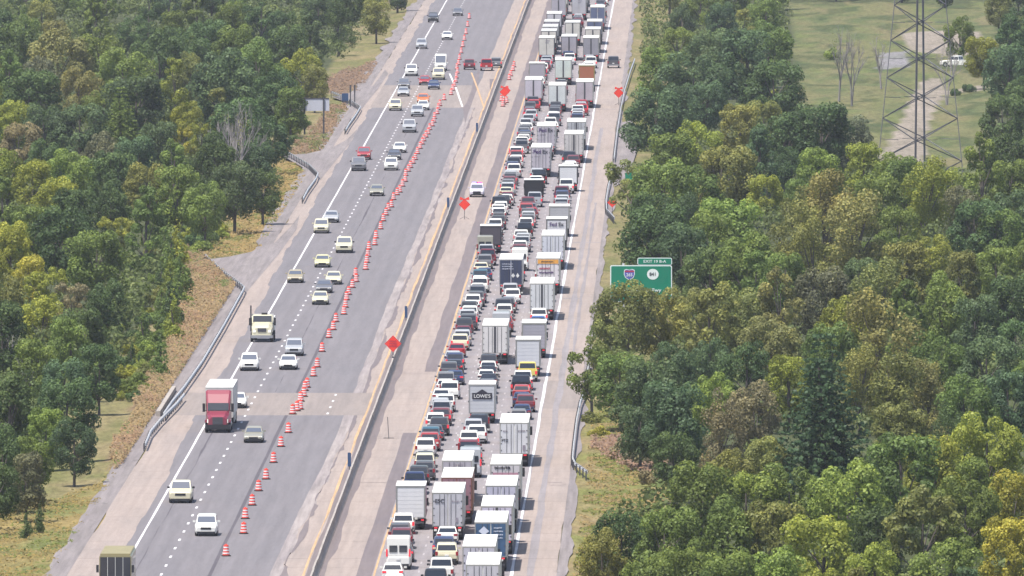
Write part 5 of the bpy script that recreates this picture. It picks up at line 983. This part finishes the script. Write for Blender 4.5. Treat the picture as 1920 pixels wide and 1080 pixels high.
LMK = {'the green exit sign': (1202, 520), 'the steel pylon': (1725, 200), 'the white-backed sign': (590, 196), 'the lower gravel apron': (450, 500), 'the middle gravel apron': (600, 300), 'the turned-out guardrail end': (1095, 890), 'the bottom right corner': (1920, 1080), 'the bottom left corner': (0, 1080), 'the top left corner': (0, 0), 'the top right corner': (1920, 0),
       'the small green marker': (1181, 335), 'the left edge midway up': (0, 540), 'the right edge midway up': (1920, 540), 'the creek bridge slab': (560, 758), 'the tan left verge': (120, 960), 'the parked white field pickup': (1796, 118), 'the far right diamond sign': (1160, 173), 'the far gravel apron': (670, 180), 'the overhanging right branches': (1110, 690)}
grp = collections.defaultdict(list)
for i, t in enumerate(TREES): grp[(t[0], t[1])].append(i)
TL = {}
for (kd, cn), ids in grp.items():
    ranks = {}
    for ln_, (a, c) in LMK.items():
        for r_i, i in enumerate(sorted(ids, key=lambda i: (TREES[i][6] - a) ** 2 + (TREES[i][7] - c) ** 2)): ranks.setdefault(i, []).append((r_i, (TREES[i][6] - a) ** 2 + (TREES[i][7] - c) ** 2, ln_))
    for i in ids:
        r_i, _d, ln_ = min(ranks[i], key=lambda q: (q[0] > 3, q[1] if q[0] <= 3 else q[0] * 1e6))
        TL[i] = f"{cn} {KINDS[kd][1]}, {ORD[min(r_i, 19)]}nearest of its kind to {ln_}"
for i, (kd, cn, x, y, sc_, zf, u_, v_) in enumerate(TREES):
    nv, nm, cr, cz = KINDS[kd]; rr = random.Random(i * 13 + 1); k = rr.randrange(nv); crown, trunk = PROTO[(kd, k)]
    nn = {'shrub': 'shrub', 'conifer': 'conifer_tree', 'cedar': 'cedar_tree', 'bare': 'bare_tree'}.get(kd, 'broadleaf_tree')
    root = link(nn, None, None, (x, y, -.4), (0, 0, rr.uniform(0, 6.28))); root.scale = (sc_ * rr.uniform(.93, 1.07), sc_ * rr.uniform(.93, 1.07), sc_ * zf * rr.uniform(.95, 1.08))
    c = COLS[cn]; j = rr.uniform(.85, 1.2); h_ = rr.uniform(-.08, .08)
    link('crown', crown, root, col=(c[0] * j * (1 + h_), c[1] * j, c[2] * j * (1 - h_))); link('trunk', trunk, root)
    tag(root, TL[i], 'shrub' if kd == 'shrub' else 'tree', {'shrub': 'shrubs at the woods edge'}.get(kd, 'trees of the roadside woods'))
# ------------------------------------------------------------------ grass and weeds
def fluff(name, poly, n, h, size, col, seed, patch=.42, world=None, hmin=.0):
    """ground cover nobody could count: small leafy clumps massed into low mounds"""
    r_ = np.random.default_rng(seed)
    if world: x0, x1, y0, y1 = world
    else: pp = [G(a, c) for a, c in poly]; x0, x1 = min(p.x for p in pp), max(p.x for p in pp); y0, y1 = min(p.y for p in pp), max(p.y for p in pp)
    x = r_.uniform(x0, x1, n * 5); y = r_.uniform(y0, y1, n * 5); u_, v_ = PXA(x, y, np.zeros_like(x))
    k = (inpoly(u_ + (fbm(x / 2 + 9, y / 8) - .5) * 30, v_ + (fbm(x / 2 + 90, y / 8) - .5) * 20, poly) if poly else np.ones(len(x), bool)) & (fbm(x / 2.2 + seed, y / 6) > patch + .08 * (r_.random(len(x)) - .5)) & ((x < -51.6) | (x > -9.4))
    if world:
        for P in (P_VERGE_L, P_BRUSH, P_MEAD1, P_MEAD2, P_MEAD3, P_VERGE_R, P_FIELD): k &= ~inpoly(u_, v_, P)
        k &= (u_ < np.interp(v_, [-60, 60, 120, 200, 290, 400, 480, 600, 750, 900, 960, 1100], [640, 600, 575, 520, 500, 455, 340, 270, 180, 90, -20, -200]) + 30) | (u_ > np.interp(v_, [-60, 100, 220, 320, 450, 540, 700, 780, 860, 960, 1100], [1205, 1215, 1205, 1185, 1175, 1140, 1120, 1200, 1290, 1200, 1130]))
    x = x[k][:n]; y = y[k][:n]; m = len(x); top = h * (hmin + (1 - hmin) * np.clip((fbm(x / 1.6 + 3 * seed, y / 3.5) - .3) / .35, .05, 1.2))
    z = top * r_.uniform(.25, 1, m) ** .6 - .35; s1 = (size * r_.uniform(.6, 1.4, m))[:, None]
    nrm = r_.normal(size=(m, 3)) * .3 + [0, -.2, .8]; nrm /= np.linalg.norm(nrm, axis=1, keepdims=True); t = np.cross(nrm, r_.normal(size=(m, 3))); t /= np.linalg.norm(t, axis=1, keepdims=True); bb = np.cross(nrm, t); P_ = np.stack([x, y, z], -1)
    V = np.stack([P_ - t * s1, P_ - bb * s1 * .6, P_ + t * s1, P_ + bb * s1 * .6], 1).reshape(-1, 3)
    stuff(link(name, np_mesh(name, V, np.arange(4 * m).reshape(-1, 4), M['grass_blade'], r_.random(m)), None, col=col))
fluff('dry_grass', P_VERGE_L, 16000, .40, .13, (.26, .205, .08), 1); fluff('green_grass', P_VERGE_L, 8000, .45, .14, (.15, .175, .05), 2, .55)
fluff('brown_weeds', P_BRUSH, 50000, 1.1, .125, (.30, .225, .125), 3, .25, hmin=.4); fluff('reddish_weeds', P_BRUSH, 22000, 1.25, .125, (.30, .20, .125), 33, .5, hmin=.3); fluff('green_weeds', P_BRUSH, 9000, 1.3, .13, (.13, .16, .05), 34, .62, hmin=.3)
fluff('tan_grass', P_MEAD1, 16000, .5, .15, (.30, .225, .10), 4, .35); fluff('green_grass', P_MEAD1, 7000, .6, .16, (.16, .17, .05), 44, .56)
fluff('brown_weeds', P_MEAD2, 9000, .6, .17, (.25, .175, .115), 5, .35); fluff('green_weeds', P_MEAD2, 4000, .7, .17, (.15, .16, .06), 55, .55); fluff('brown_weeds', P_MEAD3, 7000, .8, .18, (.24, .17, .125), 6, .35)
fluff('tan_grass', P_VERGE_R, 16000, .35, .13, (.28, .215, .10), 7, .4); fluff('green_grass', P_VERGE_R, 9000, .40, .14, (.17, .185, .055), 8, .52); fluff('reddish_weeds', [(1100, 830), (1170, 815), (1250, 865), (1262, 900), (1180, 880)], 5000, 1.1, .16, (.27, .18, .13), 9, .2, hmin=.3)
def understory(x0, x1, y0, y1, n, seed):
    """saplings and vines massed under and between the trees"""
    r_ = np.random.default_rng(seed); x = r_.uniform(x0, x1, n * 4); y = r_.uniform(y0, y1, n * 4); u_, v_ = PXA(x, y, np.zeros_like(x)); k = np.ones(len(x), bool)
    for P in (P_VERGE_L, P_BRUSH, P_MEAD1, P_MEAD2, P_MEAD3, P_VERGE_R, P_FIELD): k &= ~(inpoly(u_, v_, P) | inpoly(u_ + 7, v_, P) | inpoly(u_ - 7, v_, P))
    k &= (u_ < edgeL(v_) - 5) | (u_ > edgeR(v_) - 12)
    x = x[k][:n]; y = y[k][:n]; m = len(x); tall = fbm(x / 7, y / 40) ; rad = r_.uniform(.7, 1.7, m); cent = np.stack([x, y, rad * .4 + np.clip(tall * 6 - 2.0, 0, 3) * r_.uniform(.2, 1, m)], -1)
    V, Fc, sh = leaves(cent, rad, m * 80, .26, seed, shell=.7); return V, Fc, sh
for sd_, args in ((61, (-128, -53, -740, 1350)), (62, (-12, 76, -940, 1350))):
    V, Fc, sh = understory(*args, 2600, sd_); stuff(link('undergrowth', np_mesh('undergrowth', V, Fc, M['leaf'], sh), None, col=(.14, .175, .06)))
# ------------------------------------------------------------------ haze
hz = MB().box(-900, 900, -2040, 1900, -2, 84).mesh('haze', D.materials.new('haze')); hm = hz.materials[0]; hm.use_nodes = True; n = hm.node_tree.nodes; n.remove(n['Principled BSDF'])
pv = n.new('ShaderNodeVolumePrincipled'); pv.inputs['Color'].default_value = (.86, .88, 1, 1); pv.inputs['Density'].default_value = .000034; pv.inputs['Anisotropy'].default_value = .2
hm.node_tree.links.new(pv.outputs[0], n['Material Output'].inputs['Volume']); stuff(link('haze', hz))
